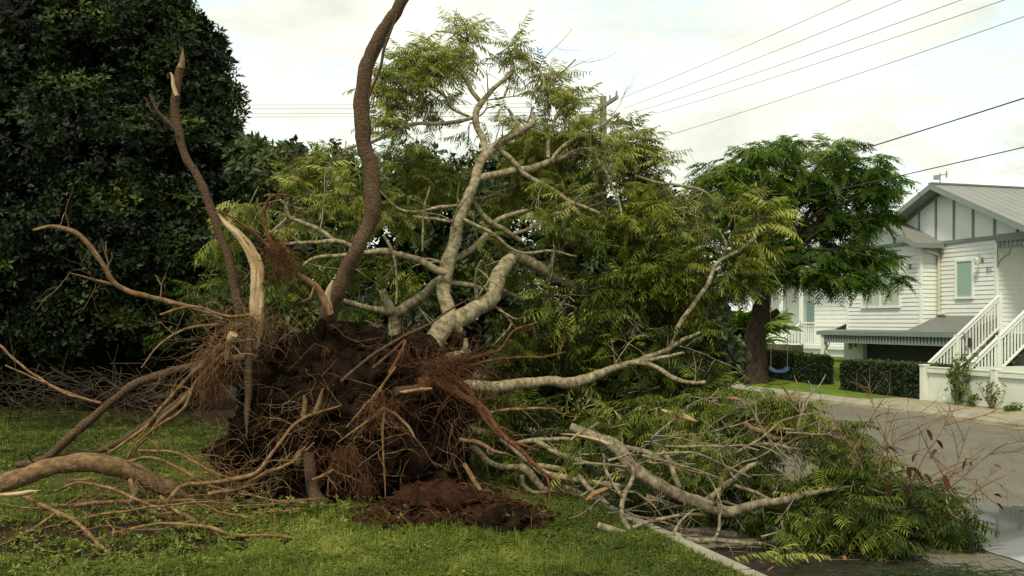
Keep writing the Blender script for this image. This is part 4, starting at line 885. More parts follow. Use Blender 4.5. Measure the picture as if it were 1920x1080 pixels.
# hair roots all over it
def hairs(name, mname, specs, parent=ft, r=(.0009, .0022), seg=3):
    b_ = MB()
    for (c, d, n, L0, L1, sp_, grav) in specs:
        for _ in range(n):
            q = np.array(c)+rng.normal(0, 1, 3)*np.array(sp_); dd = np.array(d)+rng.normal(0, .7, 3); dd /= np.linalg.norm(dd); L_ = random.uniform(L0, L1); pts = [q]
            for i in range(7): dd = dd+rng.normal(0, .38, 3)-np.array((0, 0, grav*.15)); dd /= np.linalg.norm(dd); q = q+dd*L_/7; pts.append(q)
            rr = random.uniform(*r); tube(b_, pts, np.linspace(rr*1.6, rr*.5, 8), seg, L_/9, 0)
    return tag(b_.build(name, mname, parent), kind='stuff')
sp_ = []
for q, a in plate[:250]: sp_.append((q, (math.cos(a)*.8, -.8, -math.sin(a)*.5), 1, .2, .75, (.02,)*3, 1.1))
hairs('hair_root', 'root_red', sp_)
sp_ = [(q, (math.cos(a)*.8, -.8, -math.sin(a)*.5), 1, .3, .9, (.02,)*3, .8) for q, a in plate[370:]]
hairs('hair_root', 'root_tan', sp_, r=(.0015, .003))
hairs('root_tuft', 'root_red', [(P(525, 478, 9.1), (0, -.3, -.2), 260, .08, .32, (.06, .06, .08), .2), (P(548, 500, 9.1), (.2, -.3, -.4), 60, .1, .3, (.05, .05, .05), .5)])
hairs('root_tuft', 'root_red', [(P(402, 705, 9.0), (0, -.2, -1), 230, .1, .32, (.055, .06, .08), 1.0)])
hairs('root_tuft', 'root_red', [(P(719, 762, 8.85), (0, -.4, -.2), 150, .12, .5, (.05, .04, .05), .9)])
hairs('root_tuft', 'root_red', [(P(640, 850, 8.85), (.4, -.3, -.6), 140, .2, .62, (.06, .05, .05), 1.3), (P(680, 900, 8.85), (.1, -.1, -1), 90, .15, .4, (.04, .05, .06), 1.5)])
hairs('root_tuft', 'root_red', [(P(815, 690, 9.1), (.7, -.4, .1), 200, .2, .8, (.07, .08, .07), .5), (P(850, 690, 9.1), (1.3, -.2, .15), 80, .3, 1.0, (.05, .05, .06), .4)])
hairs('root_tuft', 'root_tan', [(P(480, 600, 9.1), (.1, -.4, -.3), 130, .15, .6, (.16, .06, .03), .7), (P(440, 620, 9.0), (-.6, -.3, -.4), 70, .2, .8, (.1, .06, .05), .7)])
hairs('root_tuft', 'root_tan', [(P(400, 660, 9.0), (-.7, -.2, -1), 60, .3, .9, (.06, .05, .06), .9), (P(300, 900, 8.6), (.3, -.3, 0), 110, .3, .8, (.45, .25, .04), .4), (P(450, 880, 8.9), (-.4, -.3, 0), 50, .3, .8, (.2, .1, .06), .4)])
hairs('root_tuft', 'root_tan', [(P(560, 800, 8.9), (-.3, -.4, .2), 60, .2, .7, (.2, .05, .12), .2), (P(860, 800, 9.2), (.8, -.2, 0), 50, .2, .9, (.1, .1, .2), .5)])

for k in range(30):                 # roots dragged out flat over the grass
    x = random.uniform(-4.6, -1.7); y = random.gauss(8.35, .35); a = random.gauss(0, .75)+(math.pi if random.random() < .5 else 0); q = np.array((x, y, lawn_z(x, y)+random.uniform(.02, .14))); pts = [q]; dd = np.array((math.cos(a), math.sin(a)*.7, .05)); L_ = random.uniform(.5, 1.4)
    for i in range(7):
        dd = dd+rng.normal(0, .3, 3)*[1, 1, .35]; dd /= np.linalg.norm(dd); q = q+dd*L_/7; q[2] = max(lawn_z(q[0], q[1])+.015, min(q[2], lawn_z(q[0], q[1])+.22)); pts.append(q)
    rr = random.uniform(.006, .014); b = MB(); tube(b, pts, np.linspace(rr, rr*.3, 8), 6, .04, .15); b.build('root', 'root_tan' if k % 3 else 'tan_bark', ft)
# crown of the fallen tree
CB = [(870, 75, 50, 28, 11.8, .6), (855, 60, 25, 16, 11.8, .5), (950, 100, 50, 34, 11.8, .7), (785, 120, 55, 38, 11.5, .8), (745, 170, 50, 40, 11.3, 1), (1040, 160, 45, 38, 11.8, 1), (1060, 210, 50, 45, 11.8, 1), (800, 190, 70, 40, 11.6, .9), (740, 240, 50, 30, 11.3, .8), (860, 110, 50, 25, 11.9, .5),
      (900, 240, 40, 50, 12.2, .5), (980, 230, 50, 40, 12.2, .7), (1010, 290, 70, 50, 12.4, 1), (1100, 260, 50, 40, 12, 1), (1180, 270, 42, 40, 12, 1), (1210, 330, 40, 60, 12, 1.1), (1140, 340, 70, 50, 11.8, 1.1), (640, 290, 45, 28, 12.4, .8), (580, 310, 60, 35, 12.6, .9), (760, 310, 70, 45, 12, 1.1), (820, 350, 60, 45, 12.2, 1), (640, 370, 70, 50, 12.0, 1.1), (560, 390, 55, 50, 11.9, .9), (740, 400, 70, 50, 12, 1), (480, 380, 45, 40, 12, .8), (950, 360, 80, 45, 12.4, 1), (1040, 400, 70, 60, 12.0, 1),
      (1100, 450, 70, 60, 11.2, 1.2), (1200, 430, 80, 60, 11.4, 1.3), (1290, 390, 70, 55, 11.6, 1.3), (1370, 400, 60, 50, 11.3, 1.2), (1420, 420, 36, 60, 11.2, .9), (1440, 490, 36, 40, 11.2, .9), (1390, 500, 45, 40, 11.4, .9), (1330, 470, 60, 55, 11.6, 1.2), (1250, 510, 80, 60, 11.3, 1.3), (1150, 540, 80, 60, 11.0, 1.3), (1060, 560, 60, 50, 10.9, 1.1), (1180, 620, 80, 50, 11.0, 1.2), (1080, 630, 70, 50, 11.2, 1.1), (1280, 600, 60, 55, 11.4, 1.2), (1330, 590, 30, 50, 11.5, .6), (1000, 610, 50, 45, 11.4, .9),
      (960, 680, 60, 40, 11.2, .8), (1060, 690, 70, 35, 11.4, .8), (1200, 730, 80, 40, 11.0, .9), (1100, 760, 90, 35, 10.9, .9), (1290, 690, 60, 45, 11.2, .9), (980, 770, 60, 30, 10.8, .5), (1330, 740, 50, 35, 10.9, .8),
      (440, 440, 50, 45, 12.0, .9), (400, 510, 45, 50, 12.2, .7), (480, 520, 60, 50, 12.2, .7), (560, 520, 60, 50, 12.2, .7), (650, 470, 60, 40, 12, .7), (740, 500, 50, 35, 12.2, .6), (770, 560, 45, 30, 11.6, .5), (680, 560, 50, 40, 12.2, .6), (700, 620, 50, 30, 11.6, .6), (880, 450, 50, 35, 12.4, .5), (960, 500, 50, 40, 12.4, .5), (370, 560, 40, 50, 13, .4), (350, 620, 50, 40, 13.2, .3),
      (930, 780, 60, 40, 10.9, 1.2), (900, 830, 50, 30, 10.9, 1.2), (1010, 800, 60, 40, 10.7, 1.2), (960, 730, 60, 35, 11.2, 1.2), (1100, 820, 60, 30, 10.6, 1.), (880, 760, 50, 50, 11.2, 1.2), (1180, 780, 80, 35, 10.6, 1.1), (1090, 745, 70, 40, 11.8, 1.6), (1170, 700, 70, 45, 12, 1.5), (1000, 690, 60, 45, 12, 1.5), (940, 750, 50, 40, 11.8, 1.5), (1260, 740, 60, 40, 11.6, 1.5), (1020, 860, 70, 25, 10.6, 1.5)]
LOW = []
b = MB(); lb = MB(); tw = MB()
for (px, py, rx, ry, Y, dn) in CB:
    n = int((9+rx*ry/60)*dn*(1.12 if py < 300 else .78)*(.7 if px < 500 else 1)); pts, u = blob_pts(px, py, rx*.92, ry*.88, Y, .5, n)
    kq = mnz(pts*2.3) > (-9 if dn >= 1.5 else (.0 if py < 300 else (.03 if px > 1000 else -.04))); pts, u = pts[kq], u[kq]; n = len(pts)
    if n == 0: continue
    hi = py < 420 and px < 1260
    tn = .74 if py < 300 else (.56 if py < 450 else (.42 if py < 560 else .30))  # paler tint higher up, darker below: backlight and shade in the colour
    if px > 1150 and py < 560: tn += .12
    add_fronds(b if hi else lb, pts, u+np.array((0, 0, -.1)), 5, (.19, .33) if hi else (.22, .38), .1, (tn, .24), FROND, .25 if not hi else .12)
    c = P(px, py, Y)
    for k in range(min(n, 14)):                # twigs carrying the fronds
        q = pts[k]; mid = (q+c)/2+rng.normal(0, .05, 3); tube(tw, [c+rng.normal(0, .1, 3), mid, q], [.009, .006, .003], 5, .08, .05)
tp = np.array([t[0] for t in TP]); td = np.array([t[1] for t in TP])
pxy = np.stack([960+tp[:, 0]/tp[:, 1]*F, HOR-(tp[:, 2]-EYE)/tp[:, 1]*F], -1)
kp = np.zeros(len(tp), bool)
for q in CB: kp |= ((pxy[:, 0]-q[0])/q[2])**2+((pxy[:, 1]-q[1])/q[3])**2 < 1.3
tp, td = tp[kp], td[kp]
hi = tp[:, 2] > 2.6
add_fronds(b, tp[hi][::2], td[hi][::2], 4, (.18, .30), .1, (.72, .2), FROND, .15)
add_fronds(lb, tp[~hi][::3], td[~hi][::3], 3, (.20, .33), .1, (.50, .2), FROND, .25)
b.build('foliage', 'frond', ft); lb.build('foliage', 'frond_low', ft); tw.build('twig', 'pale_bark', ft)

# =================================================================== LOGS AND LIMBS ON THE LEFT
def log_thing(name, label, cat, limbs, group=None, fol=None, extra=None):
    q = limbs[0][0][0]; y0 = limbs[0][1][0]; e = thing(name, label, cat, P(q[0], q[1], y0), group)
    tl = []
    for L3 in limbs:
        pts, Yr, mm = L3[:3]; kw = L3[3] if len(L3) > 3 else {}
        limb(pts, mm, 'limb', e, Yr, tips=tl, **kw)
    return e, tl
log_thing('curved_log', 'thick curved brown log arching over roots at the left edge', 'log', [([(-60, 930, 17), (0, 908, 17), (50, 893, 17), (100, 873, 17), (150, 866, 18), (200, 870, 18), (240, 884, 18), (280, 902, 17), (320, 918, 14), (345, 930, 9)], (8.3, 9.0), 'tan_bark', dict(seg=14, wob=.05, step=.05))])
def shard(name, label, pts, Y, m, w_, th=.018, flatz=True):
    q = [P(a, c, Y) for a, c in pts]; b_ = MB(); n = len(q)
    for k_ in range(3):
        o_ = rng.normal(0, 1, 3)*np.array((.01, .02, .006)); tube(b_, [x+o_ for x in q], [w_*.25]+[w_*random.uniform(.7, 1.)]*(n-2)+[w_*.15], 5, .05, .2)
    return tag(b_.build(name, m), label, 'splinter')
shard('wood_splinter', 'long pale torn splinter lying at the left edge below the curved log', [(-20, 930), (20, 929), (50, 925), (72, 922)], 8.1, 'split_wood', .016)
shard('wood_splinter', 'thin pale splinter lying behind the curved log', [(95, 903), (120, 900), (150, 899), (172, 897)], 8.6, 'split_wood', .012)
# heap of brushwood under the evergreen
bh = thing('brushwood_heap', 'tangled heap of bare brown twigs under the dark tree', 'brushwood', P(60, 760, 17)*[1, 1, 0]); b = MB()
for k in range(170):
    c = P(random.uniform(-60, 330), random.uniform(705, 765), random.uniform(15.5, 18)); a = rng.normal(0, 1, 3)*[1, .5, .4]; a /= np.linalg.norm(a); L_ = random.uniform(.5, 1.5)
    tube(b, [c-a*L_/2, c+rng.normal(0, .1, 3), c+a*L_/2], [.011, .008, .003], 4, .3, .05)
b.build('twig', 'dark_bark', bh)
tag(limb([(-10, 640, 2.5), (60, 700, 2.5), (120, 735, 3), (190, 757, 2.5)], 'tan_bark', 'fallen_branch', None, (14.5, 14), seg=6), 'long thin bare branch leaning in front of the brushwood heap', 'branch')
tag(limb([(10, 685, 1.5), (90, 720, 2), (150, 745, 2), (185, 757, 1.5)], 'tan_bark', 'fallen_branch', None, (14.2, 14.3), seg=6), 'thinner bare branch just below the long leaning one', 'branch')

# =================================================================== CUT BOUGHS IN THE GUTTER (right)
pile = []
def bough(label, limbs, blobs, m='grey_bark', tn=.34, sizes=(.18, .32), folm='frond_low', twn=9):
    e, tl = log_thing('cut_bough', label, 'branch', limbs, 'cut boughs heaped over the kerb')
    b_ = MB(); t_ = MB()
    for (px, py, rx, ry, Y, dn, tt_) in blobs:
        n = int((6+rx*ry/80)*dn*.95); pts, u = blob_pts(px, py, rx*.9, ry*.85, Y, .38, n); pts[:, 2] = np.maximum(pts[:, 2], .10); kq = mnz(pts*3.1+7) > -.02; kq[0] = True; pts, u = pts[kq], u[kq]; n = len(pts)
        add_fronds(b_, pts, u+np.array((.15, -.15, -.2)), 5, sizes, 0., (tt_+.02, .24), FROND, .3)
        c = P(px, py, Y)
        for k_ in range(min(n, twn)): q = pts[k_]; tube(t_, [c+rng.normal(0, .08, 3), (q+c)/2+rng.normal(0, .05, 3), q], [.009, .006, .003], 5, .08, .05)
    if blobs: b_.build('foliage', folm, e); t_.build('twig', m, e)
    return e
g_ = 'grey_bark'; kc = dict(cap='cut_wood', seg=12, wob=.05)
b1 = bough('largest sawn bough with a torn pale splinter, arching over the pile', [
 ([(1070, 800, 8), (1100, 813, 9), (1137, 829, 12), (1159, 843, 14), (1174, 865, 13), (1196, 884, 13), (1222, 899, 12), (1252, 917, 12), (1289, 933, 12), (1322, 948, 12), (1348, 957, 11), (1374, 960, 10), (1404, 952, 9), (1433, 944, 8), (1481, 934, 7), (1541, 920, 4), (1597, 913, 2)], (8.5, 7.9), g_, dict(sp=5, spl=.5, **kc)),
 ([(1170, 838, 5), (1218, 851, 6), (1256, 873, 5), (1293, 890, 4), (1330, 893, 3)], (8.5, 8.7), g_, dict(sp=2)), ([(1196, 845, 4), (1233, 855, 4), (1293, 848, 3)], (8.5, 8.8), g_, dict(sp=2)),
 ([(1241, 846, 5), (1256, 866, 5), (1263, 893, 5), (1274, 914, 5)], (8.4, 8.35), g_, dict(cap='cut_wood')),
 ([(1322, 940, 6), (1348, 919, 6), (1378, 899, 5), (1404, 873, 5), (1433, 867, 3)], (8.3, 8.4), g_, dict(sp=3)), ([(1378, 910, 3), (1419, 925, 3), (1448, 939, 3), (1500, 946, 2)], (8.2, 8.0), g_, dict(sp=1))],
 [(1330, 870, 80, 50, 8.9, 1.2, .30), (1420, 870, 80, 50, 8.7, 1.2, .34), (1440, 985, 70, 40, 8.5, 1.1, .2), (1330, 985, 70, 35, 8.9, 1, .15), (1540, 880, 70, 50, 8.4, 1.2, .38), (1520, 960, 80, 60, 8.1, 1.4, .28), (1600, 960, 80, 60, 7.9, 1.5, .3), (1560, 1020, 50, 30, 7.6, 1, .25), (1480, 1035, 40, 16, 7.6, .6, .35)])
splinters([(1052, 814, 1), (1075, 815, 2), (1100, 820, 4), (1125, 828, 6), (1140, 836, 7)], 8.42, 'splinter', b1, 4)
bough('sawn bough lying lowest across the kerb, its orange end on the grass', [
 ([(1120, 985, 7), (1159, 998, 7), (1196, 1010, 7), (1226, 1011, 7), (1263, 1003, 6), (1293, 1013, 6), (1344, 1015, 5), (1419, 1019, 4), (1470, 1015, 3)], (7.95, 7.75), g_, dict(sp=4, spl=.5, **kc)),
 ([(1185, 1000, 5), (1167, 973, 5), (1165, 947, 5), (1174, 921, 5), (1189, 895, 4), (1185, 860, 3)], (7.95, 8.3), g_, dict()), ([(1165, 930, 3), (1144, 899, 3), (1133, 876, 3), (1130, 850, 2)], (8.1, 8.2), g_, dict(sp=1)),
 ([(1185, 990, 4), (1226, 975, 4), (1270, 967, 3), (1326, 965, 3)], (7.95, 8.2), g_, dict(sp=2)), ([(1263, 1000, 3), (1278, 976, 3), (1300, 955, 2)], (7.9, 8.1), g_, dict(sp=1)), ([(1340, 1010, 3), (1350, 985, 3), (1345, 920, 2)], (7.9, 8.1), g_, dict())],
 [(1200, 960, 70, 30, 9.3, .9, .12), (1270, 1000, 80, 22, 8.6, .6, .15)])
bough('long pale bough running low along the left of the pile', [
 ([(939, 824, 5), (974, 850, 6), (1011, 880, 6), (1048, 893, 6), (1085, 902, 6), (1152, 911, 6), (1196, 921, 6), (1248, 927, 5)], (9.7, 8.9), 'pale_bark', dict(sp=4, seg=10)),
 ([(1085, 892, 5), (1107, 917, 5), (1141, 945, 4)], (9.2, 8.8), 'pale_bark', dict(sp=1)), ([(1211, 931, 6), (1241, 943, 6), (1280, 952, 5)], (8.8, 8.8), g_, dict())],
 [(1170, 880, 60, 40, 9.2, 1., .3), (1090, 860, 40, 40, 9.4, 1, .33), (1240, 880, 70, 40, 9.2, 1.2, .26), (1150, 800, 60, 35, 9.8, .8, .35)], m='pale_bark')
bough('pale crooked bough curving low across the grass beside the root plate', [
 ([(876, 832, 5), (900, 850, 6), (922, 869, 6), (948, 878, 6), (996, 873, 6), (1063, 880, 5)], (9.8, 9.5), 'pale_bark', dict(sp=3, seg=10)),
 ([(963, 832, 4), (996, 826, 5), (1022, 823, 4), (1067, 824, 3)], (9.9, 9.9), 'pale_bark', dict(sp=1)), ([(1003, 826, 5), (1041, 847, 5), (1074, 862, 5), (1120, 872, 3)], (9.8, 9.4), 'pale_bark', dict(sp=1))], [(1000, 850, 60, 22, 10., .6, .2)])
bough('short sawn stub with an orange cut end on the grass', [([(976, 876, 8), (996, 887, 8), (1006, 904, 8), (1018, 917, 6), (1045, 922, 4)], (9.5, 9.5), g_, dict(sp=2, spl=.4, **kc)),
 ([(979, 890, 4), (980, 908, 5), (1000, 923, 4), (1030, 920, 4)], (9.5, 9.5), g_, dict())], [])
bough('crooked leafy bough at the top right of the pile', [
 ([(1395, 792, 5), (1407, 802, 5), (1428, 809, 6), (1453, 821, 5), (1484, 823, 4), (1502, 827, 3)], (8.9, 8.8), 'tan_bark', dict(sp=3)),
 ([(1425, 808, 4), (1450, 805, 5), (1477, 804, 5), (1483, 784, 5), (1493, 765, 4), (1480, 742, 3), (1463, 716, 1.5)], (8.9, 9.0), 'tan_bark', dict(sp=2)),
 ([(1410, 830, 3), (1439, 834, 4), (1470, 839, 4), (1499, 851, 3), (1525, 862, 2)], (8.7, 8.5), g_, dict(sp=2)), ([(1470, 836, 3), (1502, 820, 3), (1540, 812, 2)], (8.7, 8.7), g_, dict(sp=2)), ([(1504, 947, 4), (1541, 960, 4), (1583, 962, 3)], (8.1, 8.0), g_, dict(sp=1))],
 [(1330, 760, 60, 40, 9.6, 1.1, .45), (1260, 790, 60, 40, 9.5, 1, .4), (1420, 770, 60, 36, 9.2, 1.1, .48), (1500, 775, 60, 32, 9.0, 1.1, .55), (1570, 810, 50, 30, 8.8, 1.1, .55), (1500, 850, 70, 40, 8.6, 1, .45), (1360, 810, 80, 40, 9.1, 1.1, .36), (1610, 860, 45, 40, 8.5, 1.1, .5), (1230, 770, 50, 25, 10, .7, .5)])
bough('drooping dark green bough trailing into the puddle at the right end', [([(1560, 930, 5), (1620, 925, 4), (1690, 920, 3), (1760, 940, 2)], (8.2, 8.0), g_, dict(sp=5)), ([(1640, 925, 3), (1680, 960, 2), (1720, 990, 1.5)], (8.1, 7.9), g_, dict(sp=3))],
 [(1650, 930, 60, 50, 8.0, 1.4, .25), (1640, 1000, 40, 35, 7.7, 1.1, .2), (1700, 950, 55, 50, 8.0, 1.3, .16), (1760, 950, 42, 40, 8.1, 1.2, .2), (1790, 975, 30, 35, 7.9, 1, .22), (1720, 925, 50, 22, 8.2, .8, .4)])
tl_ = []; te = thing('branch_tangle', 'loose tangle of thin bare branches through the leafy pile', 'branch', P(1300, 960, 8.4)*[1, 1, 0]); b = MB()
for k in range(36):
    px = random.uniform(1050, 1620); py = random.uniform(800, 990)+max(0, (1200-px)*.1); Y = random.uniform(7.95, 8.7); c = P(px, py, Y)
    if c[2] < .05: c[2] = .05
    a = np.array((random.gauss(1, .6), random.gauss(0, .4), random.gauss(.05, .35))); grow(b, c, a, random.uniform(.3, .85), random.uniform(.006, .014), 1, tl_, sag=.2, kink=.4, seg=6)
b.build('branch', 'grey_bark', te)
shard('wood_splinter', 'large pale orange splinter on top of the leafy pile', [(1240, 768), (1262, 778), (1285, 783), (1305, 789)], 9.3, 'split_wood', .028)
shard('wood_splinter', 'small orange chip at the top right of the pile', [(1362, 747), (1375, 749), (1390, 752)], 9.2, 'orange_wood', .022)
shard('wood_splinter', 'bright orange bark shard across the low boughs', [(1098, 936), (1112, 925), (1130, 917), (1145, 912)], 8.6, 'orange_wood', .018)
# dead brush with red-brown leaves
db = thing('dead_brush', 'bare twiggy brush with a few big red-brown dead leaves over the road', 'brush', P(1700, 980, 8.0)*[1, 1, 0]); b = MB(); tips = []
for (px, py, ex, ey, L_) in ((1640, 920, .5, .9, .7), (1700, 930, .3, 1, .8), (1740, 940, .8, .8, .8), (1700, 940, 1., .5, .8), (1760, 950, .5, 1, .7), (1620, 900, 0, 1, .6), (1590, 860, .4, 1, .55), (1670, 900, -.3, 1, .55), (1720, 930, -.3, 1, .7), (1780, 950, 1, .5, .5), (1640, 870, .6, .6, .6)):
    grow(b, P(px, py, 8.0), (ex, rng.normal(0, .3), ey), L_, .0065, 3, tips, sag=.1, kink=.3, seg=4)
tube(b, [P(1818, 968, 8), P(1768, 890, 8), P(1745, 850, 8), P(1720, 796, 8)], [.004, .006, .006, .003], 5, .1, .05)
tube(b, [P(1690, 925, 8), P(1760, 885, 7.9), P(1820, 860, 7.8), P(1858, 831, 7.8)], [.006, .005, .004, .002], 5, .1, .05)
tube(b, [P(1760, 870, 7.9), P(1822, 905, 7.8), P(1860, 940, 7.7), P(1870, 945, 7.7)], [.005, .005, .004, .003], 5, .1, .05)
b.build('twig', 'tan_bark', db)
b = MB()
def big_leaf(mb, c, d, L_, tn_):
    strap(mb, c, d, L_*1.1, L_*.19, 1.1, tn_, 5, random.uniform(.7, 2.2))
cand = [t for t in tips if 1.0 < 1 or True]; random.shuffle(cand); nl = 0
for (q, dd) in cand:
    px = 960+q[0]/q[1]*F; py = HOR-(q[2]-EYE)/q[1]*F
    if 1570 < px < 1880 and 800 < py < 960 and nl < 24:
        nl += 1; d_ = dd*.5+rng.normal(0, .5, 3)-np.array((0, 0, .5)); big_leaf(b, q, d_, random.uniform(.05, .105), random.uniform(.1, .75))
for (px, py, L_, dx, dz) in ((1738, 806, .09, .7, -.7), (1756, 826, .08, .8, -.4), (1836, 912, .15, .6, -.9), (1868, 944, .07, .5, -.2), (1740, 985, .17, .9, -.6), (1770, 892, .13, .5, -1), (1705, 878, .11, 1, -.05)):
    big_leaf(b, P(px, py, 7.85), (dx, rng.normal(0, .2), dz), L_, random.uniform(.2, .6))
b.build('leaf', 'dead_leaf', db)
# little things on the road: loose needles, sprig, fallen leaves
gp = thing('grass_clump', 'loose clump of dry olive needles on the wet road, bottom edge', 'plant', P(1800, 1080, 7.0)*[1, 1, 0]); b = MB()
for k in range(420):
    c = np.array((2.95, 6.85, RD+.04))+rng.normal(0, 1, 3)*[.30, .14, .015]; a = rng.normal(0, 1, 3)*[1, .6, .12]; a /= np.linalg.norm(a); L_ = random.uniform(.1, .3); tube(b, [c-a*L_/2, c+(0, 0, .02), c+a*L_/2], [.002, .003, .001], 3, .2, 0)
b.build('needle', 'back_leaf', gp)
gs = thing('leaf_sprig', 'bright yellow-green feathery sprig lying on the dark wet road', 'sprig', np.array((1.72, 7.15, RD+.04))); b = MB()
for k in range(7): add_fronds(b, [(1.55+k*.07, 7.2-.02*k, RD+.09)], [(1, -.2, 0)], 1, (.2, .3), 0, (.95, .05), [FROND[0]])
b.build('leaf', 'frond', gs)
b = MB()
for k in range(420):
    s_ = random.uniform(3, 16); t_ = random.uniform(KERB+.3, FK-.5) if k % 3 else KERB+.2+abs(random.gauss(0, .5))
    c = W(s_, t_, RD+.055); strap(b, c, (*rng.normal(0, 1, 2), .1), random.uniform(.03, .09), random.uniform(.006, .018), .1, random.uniform(.1, 1), 3)
tag(b.build('leaf_litter', 'dead_leaf'), 'scattered dead leaves over the road', 'litter', kind='stuff')
b = MB()
for k in range(120):
    q = np.array((random.uniform(1.2, 3.9), random.uniform(6.6, 9.), RD+.05)) if k % 2 else W(random.uniform(9, 16), random.uniform(12.3, 13.2), RD+.05)
    a = rng.normal(0, 1, 3)*[1, .7, .05]; a /= np.linalg.norm(a); L_ = random.uniform(.06, .35); tube(b, [q-a*L_/2, q+rng.normal(0, .015, 3)*[1, 1, .3], q+a*L_/2], [.002, .003, .0015], 4, .2, 0)
tag(b.build('twig_litter', 'tan_bark'), 'small twigs scattered over the road', 'litter', kind='stuff')

# dirt thrown out in front of the plate
dm = thing('dirt_mound', 'heap of crumbled red-brown soil and grass sods before the root plate', 'soil heap', (-.6, 8.5, 0)); b = MB()
for (x, y, rx, ry, h) in ((-1.0, 8.55, .26, .18, .07), (-.72, 8.45, .34, .22, .12), (-.4, 8.35, .36, .24, .13), (-.12, 8.1, .28, .2, .10), (-.5, 8.2, .24, .16, .06), (.05, 7.98, .2, .14, .05)): lumpy(b, (x, y, lawn_z(x, y)), (rx, ry, h*1.3), 90, 50, .5, 4, x)
for k in range(330):                # clods of every size, thrown over the heap
    x, y = random.gauss(-.50, .42), random.gauss(8.28, .2); r_ = random.choice((.012, .018, .018, .03, .045))*random.uniform(.7, 1.3); q = math.exp(-((x+.5)/.5)**2-((y-8.3)/.26)**2)
    lumpy(b, (x, y, lawn_z(x, y)+.11*q), (r_*1.25, r_, r_*.75), 9 if r_ < .03 else 14, 6 if r_ < .03 else 10, .8, 14, k)
mv = np.concatenate(b.v); mv = mv[mv[:, 2] > -.01]; clods(b, mv[rng.integers(0, len(mv), 1500)]+rng.normal(0, .012, (1500, 3)), .006, .04)
xy = rng.normal(0, 1, (500, 2))*[.75, .32]+[-.5, 8.25]; clods(b, np.array([(x, y, lawn_z(x, y)+.012) for x, y in xy]), .005, .03); tag(b.build('loose_soil', 'red_soil', dm), kind='stuff')
b = MB(); clods(b, mv[rng.integers(0, len(mv), 500)]+rng.normal(0, .014, (500, 3)), .006, .035); tag(b.build('dark_soil', 'soil', dm), kind='stuff'); b = MB()
for (x, y, r_) in ((-.62, 8.52, .13), (-.50, 8.25, .11), (-.05, 7.92, .13), (-.85, 8.32, .09), (.0, 8.12, .10)): lumpy(b, (x, y, lawn_z(x, y)+.07), (r_*1.2, r_, r_*.75), 50, 30, .7, 8, x+4)
tag(b.build('sod', 'soil', dm), kind='stuff'); b = MB(); pos = []
for (x, y, r_) in ((-.62, 8.52, .12), (-.85, 8.32, .08), (-.05, 7.92, .10)):
    for k in range(60): a = rng.normal(0, 1, 3); a /= np.linalg.norm(a); a[2] = abs(a[2]); pos.append(np.array((x, y, lawn_z(x, y)+.07))+a*r_)
leaf_mass(b, np.array(pos), rng.normal(0, 1, (len(pos), 3))+[0, 0, .6], np.full(len(pos), .02), rng.normal(.4, .2, len(pos))); tag(b.build('turf', 'grass_leaf', dm), kind='stuff')
b = MB()
for k in range(150):
    x, y = random.gauss(-.3, .5), random.gauss(8.3, .22); q = np.array((x, y, lawn_z(x, y)+.12)); a = rng.normal(0, 1, 3)*[1, .6, .4]; a /= np.linalg.norm(a); L_ = random.uniform(.08, .25); tube(b, [q-a*L_/2, q+(0, 0, .03), q+a*L_/2], [.001, .0018, .001], 3, .2, 0)
b.build('hair_root', 'root_tan', dm)

# =================================================================== POWER POLES AND WIRES
def pole(label, px, pyt, Y):
    base = P(px, 603, Y)*[1, 1, 0]; top = P(px, pyt, Y); e = thing('power_pole', label, 'power pole', base, 'timber power poles'); b_ = MB()
    tube(b_, [base-(0, 0, .2), top], [.17, .13], 12, .5, .02); b_.build('pole', 'timber_pole', e)
    a0 = top+(-.28, 1.25, -.42); a1 = top+(.42, -1.25, -.06-.36); arms = []
    for (p0, p1, nm) in ((top+(-.30, 1.25, -.38), top+(.40, -1.25, -.30), 0), (top+(-.82, .1, -.97), top+(1.1, -.1, -1.02), 1)):
        b_ = MB(); u = p1-p0; sd_ = np.cross(u, (0, 0, 1)); sd_ /= np.linalg.norm(sd_); p0 = p0+sd_*.0; prism(b_, [p0-sd_*.05-(0, 0, .06), p1-sd_*.05-(0, 0, .06), p1-sd_*.05+(0, 0, .06), p0-sd_*.05+(0, 0, .06)], sd_*.1); b_.build('crossarm', 'galv', e, False)
        for k in (.03, .25, .72, .97):
            q = p0+u*k; b_ = MB(); tube(b_, [q+(0, 0, .05), q+(0, 0, .12), q+(0, 0, .17), q+(0, 0, .24)], [.02, .05, .03, .04], 7, .05, 0); b_.build('insulator', 'galv', e); arms.append(q+(0, 0, .22))
    return e, top, arms
_, top1, arms1 = pole('timber power pole with two steel crossarms rising behind the fallen crown', 1131, 181, 37.6)
b = MB(); t1 = top1
for k in range(6): q = t1+(random.uniform(-.9, -.2), -.1, random.uniform(-1.1, .1)); tube(b, [q, (q+t1)/2+(0, 0, -.25), t1+(0, -.15, -.3-.1*k)], [.009]*3, 4, .2, 0)
tag(b.build('jumper_wire', 'wire'), 'thin looping jumper wires beside the top of the pole', 'wire')
wx = [((1160, 186), (1575, 0)), ((1170, 203), (1668, 0)), ((1176, 215), (1780, 0)), ((1190, 224), (1862, 0)), ((1150, 284), (1920, 25))]
ends = []
def wire(label, a, c, Ya, Yb, r_, m, sag=.12, grp='overhead wires to the pole'):
    p0, p1 = P(a[0], a[1], Ya), P(c[0], c[1], Yb); pts = [p0+(p1-p0)*t+(0, 0, -sag*4*t*(1-t)) for t in np.linspace(0, 1, 9)]
    b_ = MB(); tube(b_, pts, [r_]*9, 5, .6, 0); return tag(b_.build('overhead_wire', m), label, 'wire', grp)
def ext(a, c, x): return (x, a[1]+(c[1]-a[1])*(x-a[0])/(c[0]-a[0]))
